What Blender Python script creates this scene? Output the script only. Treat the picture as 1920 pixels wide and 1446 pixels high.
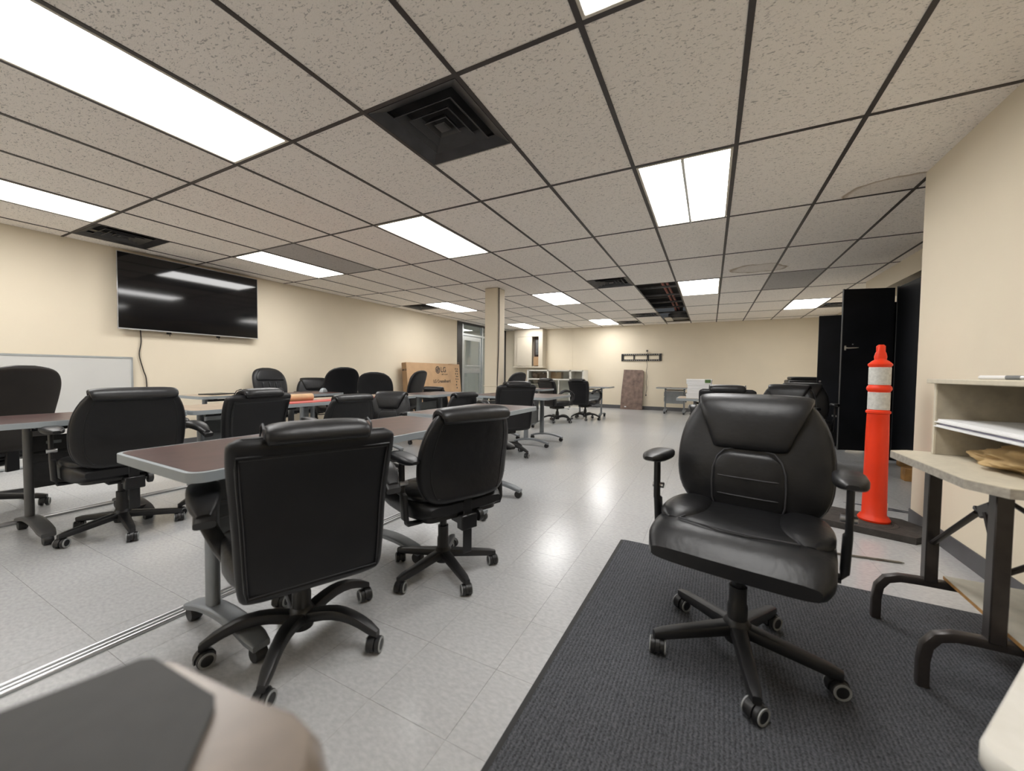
import bpy, bmesh, math, random
from math import sin, cos, pi, radians as R
from mathutils import Vector, Matrix

for o in list(bpy.data.objects): bpy.data.objects.remove(o, do_unlink=True)
S = bpy.context.scene
COL = S.collection
random.seed(7)

# ------------------------------------------------------------------ camera, world, exposure
CAM_Z = 1.04
yaw, pitch, roll = -0.4720, -0.0339, 0.0113
fw = Vector((sin(yaw)*cos(pitch), cos(yaw)*cos(pitch), sin(pitch)))
rt = Vector((cos(yaw), -sin(yaw), 0)); up = rt.cross(fw)
r2 = cos(roll)*rt + sin(roll)*up; u2 = -sin(roll)*rt + cos(roll)*up
cam = bpy.data.objects.new('camera', bpy.data.cameras.new('camera')); COL.objects.link(cam)
cam.matrix_world = Matrix(((r2.x, u2.x, -fw.x, 0), (r2.y, u2.y, -fw.y, 0), (r2.z, u2.z, -fw.z, CAM_Z), (0, 0, 0, 1)))
cam.data.sensor_fit = 'HORIZONTAL'; cam.data.sensor_width = 36.0; cam.data.lens = 727.78/1920*36.0
cam.data.clip_start = 0.02
cam.data.dof.use_dof = True; cam.data.dof.focus_distance = 3.4; cam.data.dof.aperture_fstop = 2.3
S.camera = cam
W = bpy.data.worlds.new('world'); S.world = W; W.use_nodes = True
W.node_tree.nodes['Background'].inputs[0].default_value = (.9, .95, 1, 1)
W.node_tree.nodes['Background'].inputs[1].default_value = 0.05
S.view_settings.view_transform = 'Standard'; S.view_settings.look = 'None'
S.view_settings.gamma = 1.0; S.view_settings.use_curve_mapping = False
S.view_settings.exposure = 0.32
LIGHT = 12.5         # radiance of a fluorescent diffuser

# ------------------------------------------------------------------ materials
MATS = {}
def mat(name, col, rough=.5, metal=0., noise=None, bump=None, spec=.5, emit=None, coat=0, trans=0, alpha=None):
    """noise=(scale, amount[, detail]) value variation; bump=(scale, strength[, distance])"""
    m = bpy.data.materials.new(name); m.use_nodes = True; MATS[name] = m
    nt = m.node_tree; N = nt.nodes; L = nt.links; b = N['Principled BSDF']
    b.inputs['Base Color'].default_value = (*col, 1); b.inputs['Roughness'].default_value = rough
    b.inputs['Metallic'].default_value = metal; b.inputs['Specular IOR Level'].default_value = spec
    if coat: b.inputs['Coat Weight'].default_value = coat; b.inputs['Coat Roughness'].default_value = .12
    if trans: b.inputs['Transmission Weight'].default_value = trans
    tc = N.new('ShaderNodeTexCoord')
    if noise:
        n = N.new('ShaderNodeTexNoise'); n.inputs['Scale'].default_value = noise[0]; n.inputs['Detail'].default_value = noise[2] if len(noise) > 2 else 4
        L.new(tc.outputs['Object'], n.inputs['Vector'])
        r = N.new('ShaderNodeValToRGB'); a = noise[1]
        r.color_ramp.elements[0].position = .3; r.color_ramp.elements[1].position = .7
        r.color_ramp.elements[0].color = (*[max(0, c*(1-a)) for c in col], 1)
        r.color_ramp.elements[1].color = (*[min(1, c*(1+a)) for c in col], 1)
        L.new(n.outputs['Fac'], r.inputs['Fac']); L.new(r.outputs['Color'], b.inputs['Base Color'])
    if bump:
        n2 = N.new('ShaderNodeTexNoise'); n2.inputs['Scale'].default_value = bump[0]; n2.inputs['Detail'].default_value = 3
        L.new(tc.outputs['Object'], n2.inputs['Vector'])
        bp = N.new('ShaderNodeBump'); bp.inputs['Strength'].default_value = bump[1]; bp.inputs['Distance'].default_value = bump[2] if len(bump) > 2 else .002
        L.new(n2.outputs['Fac'], bp.inputs['Height']); L.new(bp.outputs['Normal'], b.inputs['Normal'])
    if emit:
        b.inputs['Emission Color'].default_value = (*emit[0], 1); b.inputs['Emission Strength'].default_value = emit[1]
    return m

mat('wall', (.775, .69, .545), .72, noise=(1.6, .025), bump=(60, .12, .002), spec=.3)
mat('baseboard', (.10, .10, .105), .5, noise=(8, .1))
mat('leather', (.0085, .0086, .0098), .40, noise=(9, .25), bump=(22, .32, .006), spec=.42)
mat('leather_back', (.0075, .0078, .0095), .46, noise=(7, .2), bump=(14, .15, .004), spec=.38)
mat('leather_brown', (.017, .014, .012), .5, noise=(7, .2), bump=(160, .15, .001), spec=.4)
mat('black_plastic', (.013, .013, .014), .42, noise=(20, .15), bump=(300, .1, .0006))
mat('black_metal', (.012, .012, .013), .3, .2, noise=(20, .1))
mat('stitch', (.035, .035, .04), .6, noise=(40, .1))
mat('grey_rubber', (.30, .31, .31), .55, noise=(30, .08))
mat('chrome', (.7, .7, .7), .15, 1., noise=(10, .03))
mat('laminate', (.062, .027, .023), .36, noise=(14, .28, 8), spec=.42)
mat('laminate_tan_reflection', (.40, .315, .235), .33, noise=(14, .15, 8), spec=.5)  # tabletop laminate with a tan reflection put into its base colour
mat('edge_grey', (.30, .33, .345), .42, noise=(10, .04))
mat('leg_grey', (.22, .235, .25), .40, .3, noise=(10, .05))
mat('leg_dark', (.10, .10, .10), .45, .3, noise=(10, .08))
mat('panel_dark', (.055, .055, .055), .5, noise=(30, .1))
mat('panel_grey', (.19, .20, .205), .5, noise=(12, .06))
mat('grid', (.045, .037, .034), .5, noise=(12, .2))
mat('vent', (.035, .035, .037), .45, noise=(9, .3))
mat('vent_dark', (.008, .008, .009), .8, noise=(9, .3))
mat('diffuser', (.9, .9, .88), .4, emit=((1.0, .988, .97), LIGHT), noise=(30, .01))
mat('lamp_divider', (.75, .75, .72), .4, noise=(10, .03))
mat('light_frame', (.62, .58, .50), .4, noise=(10, .05))
mat('plenum', (.03, .027, .025), .9, noise=(4, .4))
mat('red_pipe', (.28, .075, .055), .5, noise=(12, .2))
mat('duct', (.12, .12, .12), .5, .4, noise=(12, .3))
mat('screen', (.004, .004, .005), .07, noise=(3, .1), spec=.5)
mat('silver', (.55, .55, .56), .3, .9, noise=(10, .04))
mat('aluminium', (.50, .53, .54), .35, .7, noise=(10, .05))
mat('white_board', (.62, .62, .60), .22, noise=(3, .02))
mat('glass', (.93, .97, .96), .0, trans=1., noise=(1, .0))
mat('dark_frame', (.018, .016, .015), .45, noise=(8, .2))
mat('corridor', (.42, .43, .40), .7, noise=(2, .05))
mat('card', (.47, .30, .165), .7, noise=(5, .08), bump=(70, .1, .001))
mat('card_side', (.36, .225, .12), .7, noise=(5, .1))
mat('print', (.035, .03, .028), .7, noise=(20, .1))
mat('kraft', (.56, .37, .20), .6, noise=(12, .08))
mat('red_paper', (.50, .055, .05), .45, noise=(8, .1))
mat('white_paint', (.70, .68, .62), .45, noise=(8, .04))
mat('enclosure', (.52, .465, .375), .5, noise=(4, .03))
mat('enclosure_dark', (.035, .018, .013), .5, noise=(14, .5))
mat('brown_board', (.195, .135, .11), .65, noise=(9, .35, 10), bump=(18, .5, .01))
mat('paper', (.80, .80, .80), .6, noise=(6, .03))
mat('paper_blue', (.35, .34, .47), .6, noise=(22, .35))
mat('green_print', (.08, .16, .04), .6, noise=(22, .2))
mat('cabinet', (.0065, .0075, .0105), .5, noise=(3, .5), bump=(30, .1, .001), spec=.35)
mat('cabinet_edge', (.03, .032, .036), .45, noise=(5, .3))
mat('pine', (.36, .19, .06), .6, noise=(10, .35, 8))
mat('orange', (.80, .038, .004), .42, noise=(4, .06), spec=.45)
mat('reflective', (.56, .56, .53), .35, noise=(60, .14), spec=.7)
mat('rubber_base', (.045, .040, .036), .8, noise=(24, .35), bump=(30, .4, .004))
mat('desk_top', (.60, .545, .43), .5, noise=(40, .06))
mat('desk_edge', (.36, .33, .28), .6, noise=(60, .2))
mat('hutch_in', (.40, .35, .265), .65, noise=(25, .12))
mat('desk_leg', (.042, .036, .034), .35, .3, noise=(20, .15))
mat('plywood_edge', (.42, .22, .07), .6, noise=(40, .25))
mat('shelf_board', (.44, .42, .36), .6, noise=(18, .1))
mat('cloth_tan', (.42, .29, .135), .85, noise=(12, .12), bump=(260, .3, .001))
mat('yellow_cable', (.78, .62, .10), .4, noise=(20, .08))
mat('wire_black', (.03, .024, .02), .5, noise=(20, .1))
mat('taupe', (.165, .132, .105), .3, .1, noise=(14, .28), spec=.6)
mat('charcoal', (.020, .0195, .018), .6, noise=(60, .15))
mat('mat_edge', (.022, .022, .022), .7, noise=(20, .2))
mat('metal_strip', (.20, .185, .16), .35, .5, noise=(20, .3))
mat('mark_dark', (.045, .05, .065), .6, noise=(30, .4))
mat('seam', (.30, .295, .285), .8, noise=(10, .2))
mat('bench_steel', (.12, .12, .115), .45, .4, noise=(8, .2))

def nodes_of(m): return m.node_tree.nodes, m.node_tree.links, m.node_tree.nodes['Principled BSDF']

# polished vinyl composition tile: speckle, tone per tile, soft gloss
m = mat('vct', (.5, .5, .5), .2); N, L, b = nodes_of(m)
geo = N.new('ShaderNodeNewGeometry'); oi = N.new('ShaderNodeObjectInfo')
n1 = N.new('ShaderNodeTexNoise'); n1.inputs['Scale'].default_value = 45; n1.inputs['Detail'].default_value = 6
mp = N.new('ShaderNodeMapping'); mp.inputs['Scale'].default_value = (1, 1.8, 1); mp.inputs['Rotation'].default_value = (0, 0, .5)
L.new(geo.outputs['Position'], mp.inputs['Vector']); L.new(mp.outputs['Vector'], n1.inputs['Vector'])
rp = N.new('ShaderNodeValToRGB'); rp.color_ramp.elements[0].position = .33; rp.color_ramp.elements[1].position = .66
rp.color_ramp.elements[0].color = (.415, .418, .422, 1); rp.color_ramp.elements[1].color = (.495, .498, .50, 1)
L.new(n1.outputs['Fac'], rp.inputs['Fac'])
hs = N.new('ShaderNodeHueSaturation'); mr = N.new('ShaderNodeMapRange')
mr.inputs['To Min'].default_value = .985; mr.inputs['To Max'].default_value = 1.012
L.new(oi.outputs['Random'], mr.inputs['Value']); L.new(mr.outputs['Result'], hs.inputs['Value'])
L.new(rp.outputs['Color'], hs.inputs['Color']); L.new(hs.outputs['Color'], b.inputs['Base Color'])
n2 = N.new('ShaderNodeTexNoise'); n2.inputs['Scale'].default_value = 2.2; n2.inputs['Detail'].default_value = 5
L.new(geo.outputs['Position'], n2.inputs['Vector'])
m2 = N.new('ShaderNodeMapRange'); m2.inputs['To Min'].default_value = .20; m2.inputs['To Max'].default_value = .255
L.new(n2.outputs['Fac'], m2.inputs['Value']); L.new(m2.outputs['Result'], b.inputs['Roughness'])

def ceiling_mat(name, base, stain=None):
    """fissured mineral-fibre tile; stain = (cx, cy, rx, ry) of a water ring in tile coordinates"""
    m = mat(name, base, .85, spec=.2); N, L, b = nodes_of(m)
    tc = N.new('ShaderNodeTexCoord'); oi = N.new('ShaderNodeObjectInfo')
    ad = N.new('ShaderNodeVectorMath'); ad.operation = 'ADD'
    cm = N.new('ShaderNodeCombineXYZ'); mu = N.new('ShaderNodeMath'); mu.operation = 'MULTIPLY'; mu.inputs[1].default_value = 37
    L.new(oi.outputs['Random'], mu.inputs[0]); L.new(mu.outputs[0], cm.inputs[0]); L.new(mu.outputs[0], cm.inputs[1])
    L.new(tc.outputs['Object'], ad.inputs[0]); L.new(cm.outputs[0], ad.inputs[1])
    mp = N.new('ShaderNodeMapping'); mp.inputs['Scale'].default_value = (1, 2.1, 1)
    L.new(ad.outputs[0], mp.inputs['Vector'])
    n = N.new('ShaderNodeTexNoise'); n.inputs['Scale'].default_value = 46; n.inputs['Detail'].default_value = 1.5; n.inputs['Distortion'].default_value = 1.3
    L.new(mp.outputs[0], n.inputs['Vector'])
    r = N.new('ShaderNodeValToRGB'); r.color_ramp.elements[0].position = .325; r.color_ramp.elements[1].position = .40
    r.color_ramp.elements[0].color = (*[c*.55 for c in base], 1); r.color_ramp.elements[1].color = (*base, 1)
    L.new(n.outputs['Fac'], r.inputs['Fac'])
    f = N.new('ShaderNodeTexNoise'); f.inputs['Scale'].default_value = 260; L.new(ad.outputs[0], f.inputs['Vector'])
    fm = N.new('ShaderNodeMapRange'); fm.inputs['To Min'].default_value = .84; fm.inputs['To Max'].default_value = 1.14
    L.new(f.outputs['Fac'], fm.inputs['Value'])
    hv = N.new('ShaderNodeHueSaturation'); L.new(fm.outputs[0], hv.inputs['Value']); L.new(r.outputs[0], hv.inputs['Color'])
    out = hv.outputs[0]
    if stain:
        ms = N.new('ShaderNodeMapping'); ms.vector_type = 'TEXTURE'
        ms.inputs['Location'].default_value = (stain[0], stain[1], 0); ms.inputs['Scale'].default_value = (stain[2], stain[3], 1)
        wn = N.new('ShaderNodeTexNoise'); wn.inputs['Scale'].default_value = 3.5
        L.new(tc.outputs['Object'], wn.inputs['Vector'])
        wa = N.new('ShaderNodeVectorMath'); wa.operation = 'MULTIPLY_ADD'; wa.inputs[1].default_value = (.25, .25, 0)
        L.new(wn.outputs['Color'], wa.inputs[0]); L.new(tc.outputs['Object'], wa.inputs[2]); L.new(wa.outputs[0], ms.inputs['Vector'])
        sx = N.new('ShaderNodeSeparateXYZ'); L.new(ms.outputs[0], sx.inputs[0])
        c2 = N.new('ShaderNodeCombineXYZ'); L.new(sx.outputs[0], c2.inputs[0]); L.new(sx.outputs[1], c2.inputs[1])
        ln = N.new('ShaderNodeVectorMath'); ln.operation = 'LENGTH'; L.new(c2.outputs[0], ln.inputs[0])
        rr = N.new('ShaderNodeValToRGB'); e = rr.color_ramp.elements
        e[0].position = 0; e[0].color = (.16, .16, .16, 1); e[1].position = .78; e[1].color = (.22, .22, .22, 1)
        x = e.new(.94); x.color = (.8, .8, .8, 1); x = e.new(1.0); x.color = (0, 0, 0, 1)
        L.new(ln.outputs['Value'], rr.inputs['Fac'])
        mx = N.new('ShaderNodeMix'); mx.data_type = 'RGBA'; L.new(rr.outputs[0], mx.inputs['Factor'])
        L.new(out, mx.inputs['A']); mx.inputs['B'].default_value = (.33, .23, .13, 1); out = mx.outputs['Result']
    L.new(out, b.inputs['Base Color'])
    bp = N.new('ShaderNodeBump'); bp.inputs['Strength'].default_value = .5; bp.inputs['Distance'].default_value = .003
    L.new(n.outputs['Fac'], bp.inputs['Height']); L.new(bp.outputs['Normal'], b.inputs['Normal'])
    return m
CT = (.925, .875, .81)
ceiling_mat('ceiling_tile', CT)
ceiling_mat('ceiling_tile_grey', (.47, .45, .43))
ceiling_mat('ceiling_tile_stain_a', CT, (.33, .68, .36, .26))
ceiling_mat('ceiling_tile_stain_b', CT, (.25, .38, .34, .24))
ceiling_mat('ceiling_tile_stain_c', CT, (-.36, .42, .34, .22))

# ribbed entrance carpet
m = mat('carpet', (.05, .052, .058), .95, spec=.15); N, L, b = nodes_of(m)
tc = N.new('ShaderNodeTexCoord'); wv = N.new('ShaderNodeTexWave'); wv.wave_type = 'BANDS'; wv.bands_direction = 'X'
wv.inputs['Scale'].default_value = 24; wv.inputs['Distortion'].default_value = 2.5; wv.inputs['Detail'].default_value = 3; wv.inputs['Detail Scale'].default_value = 5
L.new(tc.outputs['Object'], wv.inputs['Vector'])
nn = N.new('ShaderNodeTexNoise'); nn.inputs['Scale'].default_value = 240; nn.inputs['Detail'].default_value = 4; L.new(tc.outputs['Object'], nn.inputs['Vector'])
mx = N.new('ShaderNodeMath'); mx.operation = 'MULTIPLY_ADD'; mx.inputs[1].default_value = .17; L.new(wv.outputs['Fac'], mx.inputs[0]); L.new(nn.outputs['Fac'], mx.inputs[2])
rr = N.new('ShaderNodeValToRGB'); rr.color_ramp.elements[0].position = .35; rr.color_ramp.elements[1].position = .95
rr.color_ramp.elements[0].color = (.030, .032, .036, 1); rr.color_ramp.elements[1].color = (.145, .15, .165, 1)
L.new(mx.outputs[0], rr.inputs['Fac']); L.new(rr.outputs[0], b.inputs['Base Color'])
bp = N.new('ShaderNodeBump'); bp.inputs['Strength'].default_value = .8; bp.inputs['Distance'].default_value = .004
L.new(mx.outputs[0], bp.inputs['Height']); L.new(bp.outputs['Normal'], b.inputs['Normal'])

# chipped white paint over wood
m = mat('chipped_paint', (.66, .64, .58), .5); N, L, b = nodes_of(m)
tc = N.new('ShaderNodeTexCoord'); nn = N.new('ShaderNodeTexNoise'); nn.inputs['Scale'].default_value = 16; nn.inputs['Detail'].default_value = 3
L.new(tc.outputs['Object'], nn.inputs['Vector'])
rr = N.new('ShaderNodeValToRGB'); e = rr.color_ramp.elements
e[0].position = .27; e[0].color = (.14, .075, .03, 1); e[1].position = .30; e[1].color = (.62, .60, .54, 1)
x = e.new(.7); x.color = (.70, .68, .63, 1)
L.new(nn.outputs['Fac'], rr.inputs['Fac']); L.new(rr.outputs[0], b.inputs['Base Color'])

# ------------------------------------------------------------------ mesh building
class MB:
    def __init__(s): s.v = []; s.f = []
    def add(s, vs, fs):
        o = len(s.v); s.v += [tuple(v) for v in vs]; s.f += [tuple(i+o for i in f) for f in fs]; return s
    def box(s, c, d, bev=0., rot=None):
        bm = bmesh.new(); bmesh.ops.create_cube(bm, size=1)
        bmesh.ops.scale(bm, vec=d, verts=bm.verts)
        if bev: bmesh.ops.bevel(bm, geom=list(bm.edges), offset=bev, segments=1, affect='EDGES')
        M = Matrix.Translation(c) @ (rot if rot is not None else Matrix.Identity(4))
        bm.verts.index_update()
        s.add([M @ v.co for v in bm.verts], [[v.index for v in f.verts] for f in bm.faces]); bm.free(); return s
    def span(s, x0, x1, y0, y1, z0, z1, bev=0.):
        return s.box(((x0+x1)/2, (y0+y1)/2, (z0+z1)/2), (abs(x1-x0), abs(y1-y0), abs(z1-z0)), bev)
    def prism(s, poly, z0, z1):
        n = len(poly)
        s.add([(x, y, z0) for x, y in poly] + [(x, y, z1) for x, y in poly],
              [tuple(range(n))[::-1], tuple(range(n, 2*n))] + [(i, (i+1) % n, n+(i+1) % n, n+i) for i in range(n)]); return s
    def loft(s, rings, cap=True, closed=False):
        n = len(rings[0]); k = len(rings); vs = [p for r in rings for p in r]; fs = []
        for a in range(k if closed else k-1):
            bb = (a+1) % k
            for i in range(n):
                j = (i+1) % n; fs.append((a*n+i, a*n+j, bb*n+j, bb*n+i))
        if cap and not closed: fs += [tuple(range(n))[::-1], tuple(range((k-1)*n, k*n))]
        return s.add(vs, fs)
    def tube(s, path, r, n=8, closed=False, flat=None):
        P = [Vector(p) for p in path]; k = len(P); rings = []; ref = None
        for i in range(k):
            a = P[(i-1) % k] if (closed or i) else P[0]; c = P[(i+1) % k] if (closed or i < k-1) else P[-1]
            t = (c-a).normalized()
            if ref is None:
                ref = Vector((0, 0, 1)) if abs(t.z) < .9 else Vector((1, 0, 0))
            x = t.cross(ref).normalized(); y = x.cross(t).normalized(); ref = y
            ri = r[i] if isinstance(r, (list, tuple)) else r
            rx, ry = (ri, ri) if not flat else (ri*flat[0], ri*flat[1])
            rings.append([P[i] + x*cos(2*pi*q/n)*rx + y*sin(2*pi*q/n)*ry for q in range(n)])
        return s.loft(rings, True, closed)
    def lathe(s, prof, c=(0, 0, 0), n=16, M=None):
        rings = []
        for r, z in prof:
            rings.append([Vector((r*cos(2*pi*i/n), r*sin(2*pi*i/n), z)) for i in range(n)])
        if M is not None: rings = [[M @ p for p in g] for g in rings]
        rings = [[p + Vector(c) for p in g] for g in rings]
        return s.loft(rings)
    def build(s, name, material, parent=None, smooth=40, loc=None):
        me = bpy.data.meshes.new(name); me.from_pydata(s.v, [], s.f); me.update()
        bm = bmesh.new(); bm.from_mesh(me); bmesh.ops.recalc_face_normals(bm, faces=bm.faces); bm.to_mesh(me); bm.free()
        if smooth:
            for p in me.polygons: p.use_smooth = True
            me.set_sharp_from_angle(angle=R(smooth))
        me.materials.append(MATS[material])
        o = bpy.data.objects.new(name, me); COL.objects.link(o)
        if parent is not None: o.parent = parent
        if loc is not None: o.location = loc
        return o

def se(a, b, e=.5, n=24, ph=0.):
    """superellipse ring in a plane: list of (u, v)"""
    out = []
    for i in range(n):
        t = 2*pi*(i+.5)/n + ph; c, q = cos(t), sin(t)
        out.append((a*math.copysign(abs(c)**e, c), b*math.copysign(abs(q)**e, q)))
    return out
def lerp_tab(tab, x):
    """Catmull-Rom through a table of (x, y)"""
    n = len(tab)
    for i in range(n-1):
        if x <= tab[i+1][0] or i == n-2:
            (x0, y0), (x1, y1) = tab[i], tab[i+1]; t = max(0, min(1, (x-x0)/(x1-x0)))
            m0 = (y1-tab[i-1][1])/(x1-tab[i-1][0])*(x1-x0) if i else (y1-y0)
            m1 = (tab[i+2][1]-y0)/(tab[i+2][0]-x0)*(x1-x0) if i < n-2 else (y1-y0)
            return (2*t**3-3*t*t+1)*y0+(t**3-2*t*t+t)*m0+(-2*t**3+3*t*t)*y1+(t**3-t*t)*m1
def rrect(x0, x1, y0, y1, r, n=5):
    P = []
    for cx, cy, a in ((x1-r, y1-r, 0), (x0+r, y1-r, 90), (x0+r, y0+r, 180), (x1-r, y0+r, 270)):
        for i in range(n+1): P.append((cx+r*cos(R(a+90*i/n)), cy+r*sin(R(a+90*i/n))))
    return P
def empty(name, loc=(0, 0, 0), rz=0.):
    o = bpy.data.objects.new(name, None); COL.objects.link(o); o.location = loc; o.rotation_euler = (0, 0, rz); o.empty_display_size = .1; return o
def tag(o, label, cat, group=None):
    o['label'] = label; o['category'] = cat
    if group: o['group'] = group
    return o
def structure(o): o['kind'] = 'structure'; return o
def part(name, m, parent, *spans, bev=0., smooth=40):
    b = MB()
    for q in spans: b.span(*q, bev)
    return b.build(name, m, parent, smooth)
def smooth_path(P, m=8):
    k = len(P); T = [i/(k-1) for i in range(k)]; n = (k-1)*m
    return [tuple(lerp_tab([(T[i], P[i][a]) for i in range(k)], j/n) for a in range(3)) for j in range(n+1)]
def dup(root, parent=None):
    c = root.copy(); COL.objects.link(c)
    if parent is not None: c.parent = parent
    for ch in root.children: dup(ch, c)
    return c
def text(body, size, m, parent, M, name='lettering', bold=0.0, align='CENTER'):
    cu = bpy.data.curves.new(name, 'FONT'); cu.body = body; cu.size = size; cu.align_x = align; cu.align_y = 'CENTER'; cu.extrude = .0008; cu.offset = bold
    t = bpy.data.objects.new(name, cu); COL.objects.link(t)
    me = bpy.data.meshes.new_from_object(t.evaluated_get(bpy.context.evaluated_depsgraph_get()))
    bpy.data.objects.remove(t); me.materials.clear(); me.materials.append(MATS[m]); me.transform(M)
    o = bpy.data.objects.new(name, me); COL.objects.link(o); o.parent = parent; return o

# ------------------------------------------------------------------ room shell
H = 2.445
GX0, GY0, TX, TY = .1062, 1.5547, .6096, 1.2192      # ceiling grid origin and pitch
XL, XR1, XR2, YB, YF, YC = -6.25, 1.29, 2.55, 11.75, -3.9, 3.72
def gx(a): return GX0 + TX*a
def gy(b): return GY0 + TY*b

floor = structure(part('floor', 'seam', None, (-9.2, 3.0, -4.1, 12.1, -.10, -.0025)))
FT = .2945; fx0, fy0 = -.935, .57
tile_me = None; stuff = MB(); cand = []
i0 = int(math.floor((XL-fx0)/FT)); i1 = int(math.ceil((XR2-fx0)/FT)); j0 = int(math.floor((YF-fy0)/FT)); j1 = int(math.ceil((YB-fy0)/FT))
for i in range(i0, i1):
    for j in range(j0, j1):
        x, y = fx0+(i+.5)*FT, fy0+(j+.5)*FT
        d = Vector((x, y, -CAM_Z)); z = d.dot(fw)
        vis = z > .25 and abs(d.dot(r2)/z) < 1.40 and -1.1 < d.dot(u2)/z < 1.0
        hidden = (-.45 < x < 1.1 and -.2 < y < 2.35) or (x > 1.3 and y < YC)
        cand.append((z if vis and not hidden else 99+abs(x)+abs(y), x, y))
cand.sort()
for k, (z, x, y) in enumerate(cand):
    if k < 300 and z < 90:
        if tile_me is None:
            o = MB().box((0, 0, -.0045), (FT-.0008, FT-.0008, .009), .0004).build('floor_tile', 'vct', floor, 0); tile_me = o.data
        else:
            o = bpy.data.objects.new('floor_tile', tile_me); COL.objects.link(o); o.parent = floor
        o.location = (x, y, 0)
    else:
        q = FT/2-.0004; stuff.prism([(x-q, y-q), (x+q, y-q), (x+q, y+q), (x-q, y+q)], -.009, 0)
o = stuff.build('floor_tiles_beyond', 'vct', floor, 0); o['kind'] = 'stuff'
part('corridor_floor', 'corridor', floor, (-9.1, XL-.1, 8.3, 12.0, -.0024, 0))

wl = structure(part('wall_left', 'wall', None, (XL-.12, XL, YF, 8.88, 0, 2.6)))
wb = structure(part('wall_back', 'wall', None, (XL-.12, XR2+.12, YB, YB+.12, 0, 2.6)))
structure(part('wall_front', 'wall', None, (XL-.12, XR1+.12, YF-.12, YF, 0, 2.6)))
wr = MB().span(XR1, XR1+.5, YF, YC, 0, 2.6).span(XR1+.5, XR2+.12, YC-.12, YC, 0, 2.6)
wr.span(XR2, XR2+.12, YC, YB, 0, 2.6)
structure(wr.build('wall_right', 'wall'))
structure(part('trim_1', 'wall', None, (2.035, XR2-.001, YC+.001, 7.6, 2.215, 2.6)))      # bulkhead over the cabinets
bh, bt = .105, .008
structure(part('baseboard_left', 'baseboard', None, (XL, XL+bt, YF, 8.88, 0, bh), bev=.002))
structure(part('baseboard_back', 'baseboard', None, (XL, XR2, YB-bt, YB, 0, bh), bev=.002))
structure(part('baseboard_right', 'baseboard', None, (XR1-bt, XR1, YF, YC+bt, 0, bh), (XR1-bt, XR2, YC, YC+bt, 0, bh), bev=.002))
part('seam_strip', 'wall', wb, (-3.92, -3.87, YB-.006, YB+.01, .11, H), bev=.002)

# corridor beyond the glazed screen
structure(part('wall_corridor', 'corridor', None, (-9.2, -9.1, 8.2, 12.1, 0, 2.6), (-9.1, XL-.12, 8.2, 8.3, 0, 2.6), (-9.1, XL-.12, 12.0, 12.1, 0, 2.6)))

# ceiling: structural deck, suspended grid, one object per tile
ceil = structure(part('ceiling', 'plenum', None, (-9.2, 3.0, -4.1, 12.1, 2.95, 3.05)))
LIGHTS = {(-5, -1), (-9, -1), (-1, -1), (-1, 1), (-5, 1), (-9, 1), (-9, 4), (-5, 4), (-1, 4), (2, 6), (-5, 7), (-9, 7), (-5, -4), (-9, -4)}
VENTS = {(-3, 0, 0), (-10, 0, 0), (-10, 4, 0), (-3, 3, 1), (-3, 6, 1), (3, 6, 1), (-4, 7, 1)}       # column, row, which half
HOLES = {(-2, 4), (-2, 5), (-2, 6), (-2, 7)}
GREY = {(-8, 1), (1, 4)}
STAIN = {(1, 1): 'a', (0, 3): 'b', (1, 3): 'c'}
vhalf = {(a, b): h for a, b, h in VENTS}
tcache = {}
def ctile(x0, x1, y0, y1, m, name='ceiling_tile'):
    x0, x1 = max(x0, XL), min(x1, XR2)
    if y0 < YC-.01 and y1 <= YC+.7: x1 = min(x1, XR1+.3) if x0 < XR1 else x1
    y0, y1 = max(y0, YF), min(y1, YB)
    if x1-x0 < .03 or y1-y0 < .03: return
    key = (round(x1-x0, 3), round(y1-y0, 3), m)
    if key in tcache:
        o = bpy.data.objects.new(name, tcache[key]); COL.objects.link(o); o.parent = ceil
    else:
        o = MB().box((0, 0, .008), (key[0]-.006, key[1]-.006, .016), .002).build(name, m, ceil, 0); tcache[key] = o.data
    o.location = ((x0+x1)/2, (y0+y1)/2, H+.004)
A0, A1, B0, B1 = -11, 5, -5, 9
for a in range(A0, A1):
    for b in range(B0, B1):
        if (a, b) in LIGHTS or (a, b) in HOLES: continue
        if gy(b+1) < YC and gx(a) > XR1+.05: continue
        m = 'ceiling_tile'
        if (a, b) in GREY: m = 'ceiling_tile_grey'
        if (a, b) in STAIN: m = 'ceiling_tile_stain_' + STAIN[(a, b)]
        if (a, b) in vhalf:
            h = vhalf[(a, b)]; ym = gy(b)+.6096
            ctile(gx(a), gx(a+1), *((gy(b), ym) if h else (ym, gy(b+1))), m)
        else:
            ctile(gx(a), gx(a+1), gy(b), gy(b+1), m)
for a in range(A0+1, A1):
    x = gx(a)
    if x > XR2-.02: continue
    y0 = YF if x < XR1 else YC
    MB().box((0, 0, 0), (.025, YB-y0, .004), .001).build('grid_runner', 'grid', ceil, 30, (x, (y0+YB)/2, H+.002))
for b in range(B0+1, B1):
    y = gy(b); x1 = XR1 if y < YC else XR2
    if not YF < y < YB: continue
    MB().box((0, 0, 0), (x1-XL, .024, .0036), .001).build('grid_cross_tee', 'grid', ceil, 30, ((XL+x1)/2, y, H+.0022))
part('corridor_soffit', 'corridor', ceil, (-9.1, XL-.12, 8.3, 12.0, H, H+.03))
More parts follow.
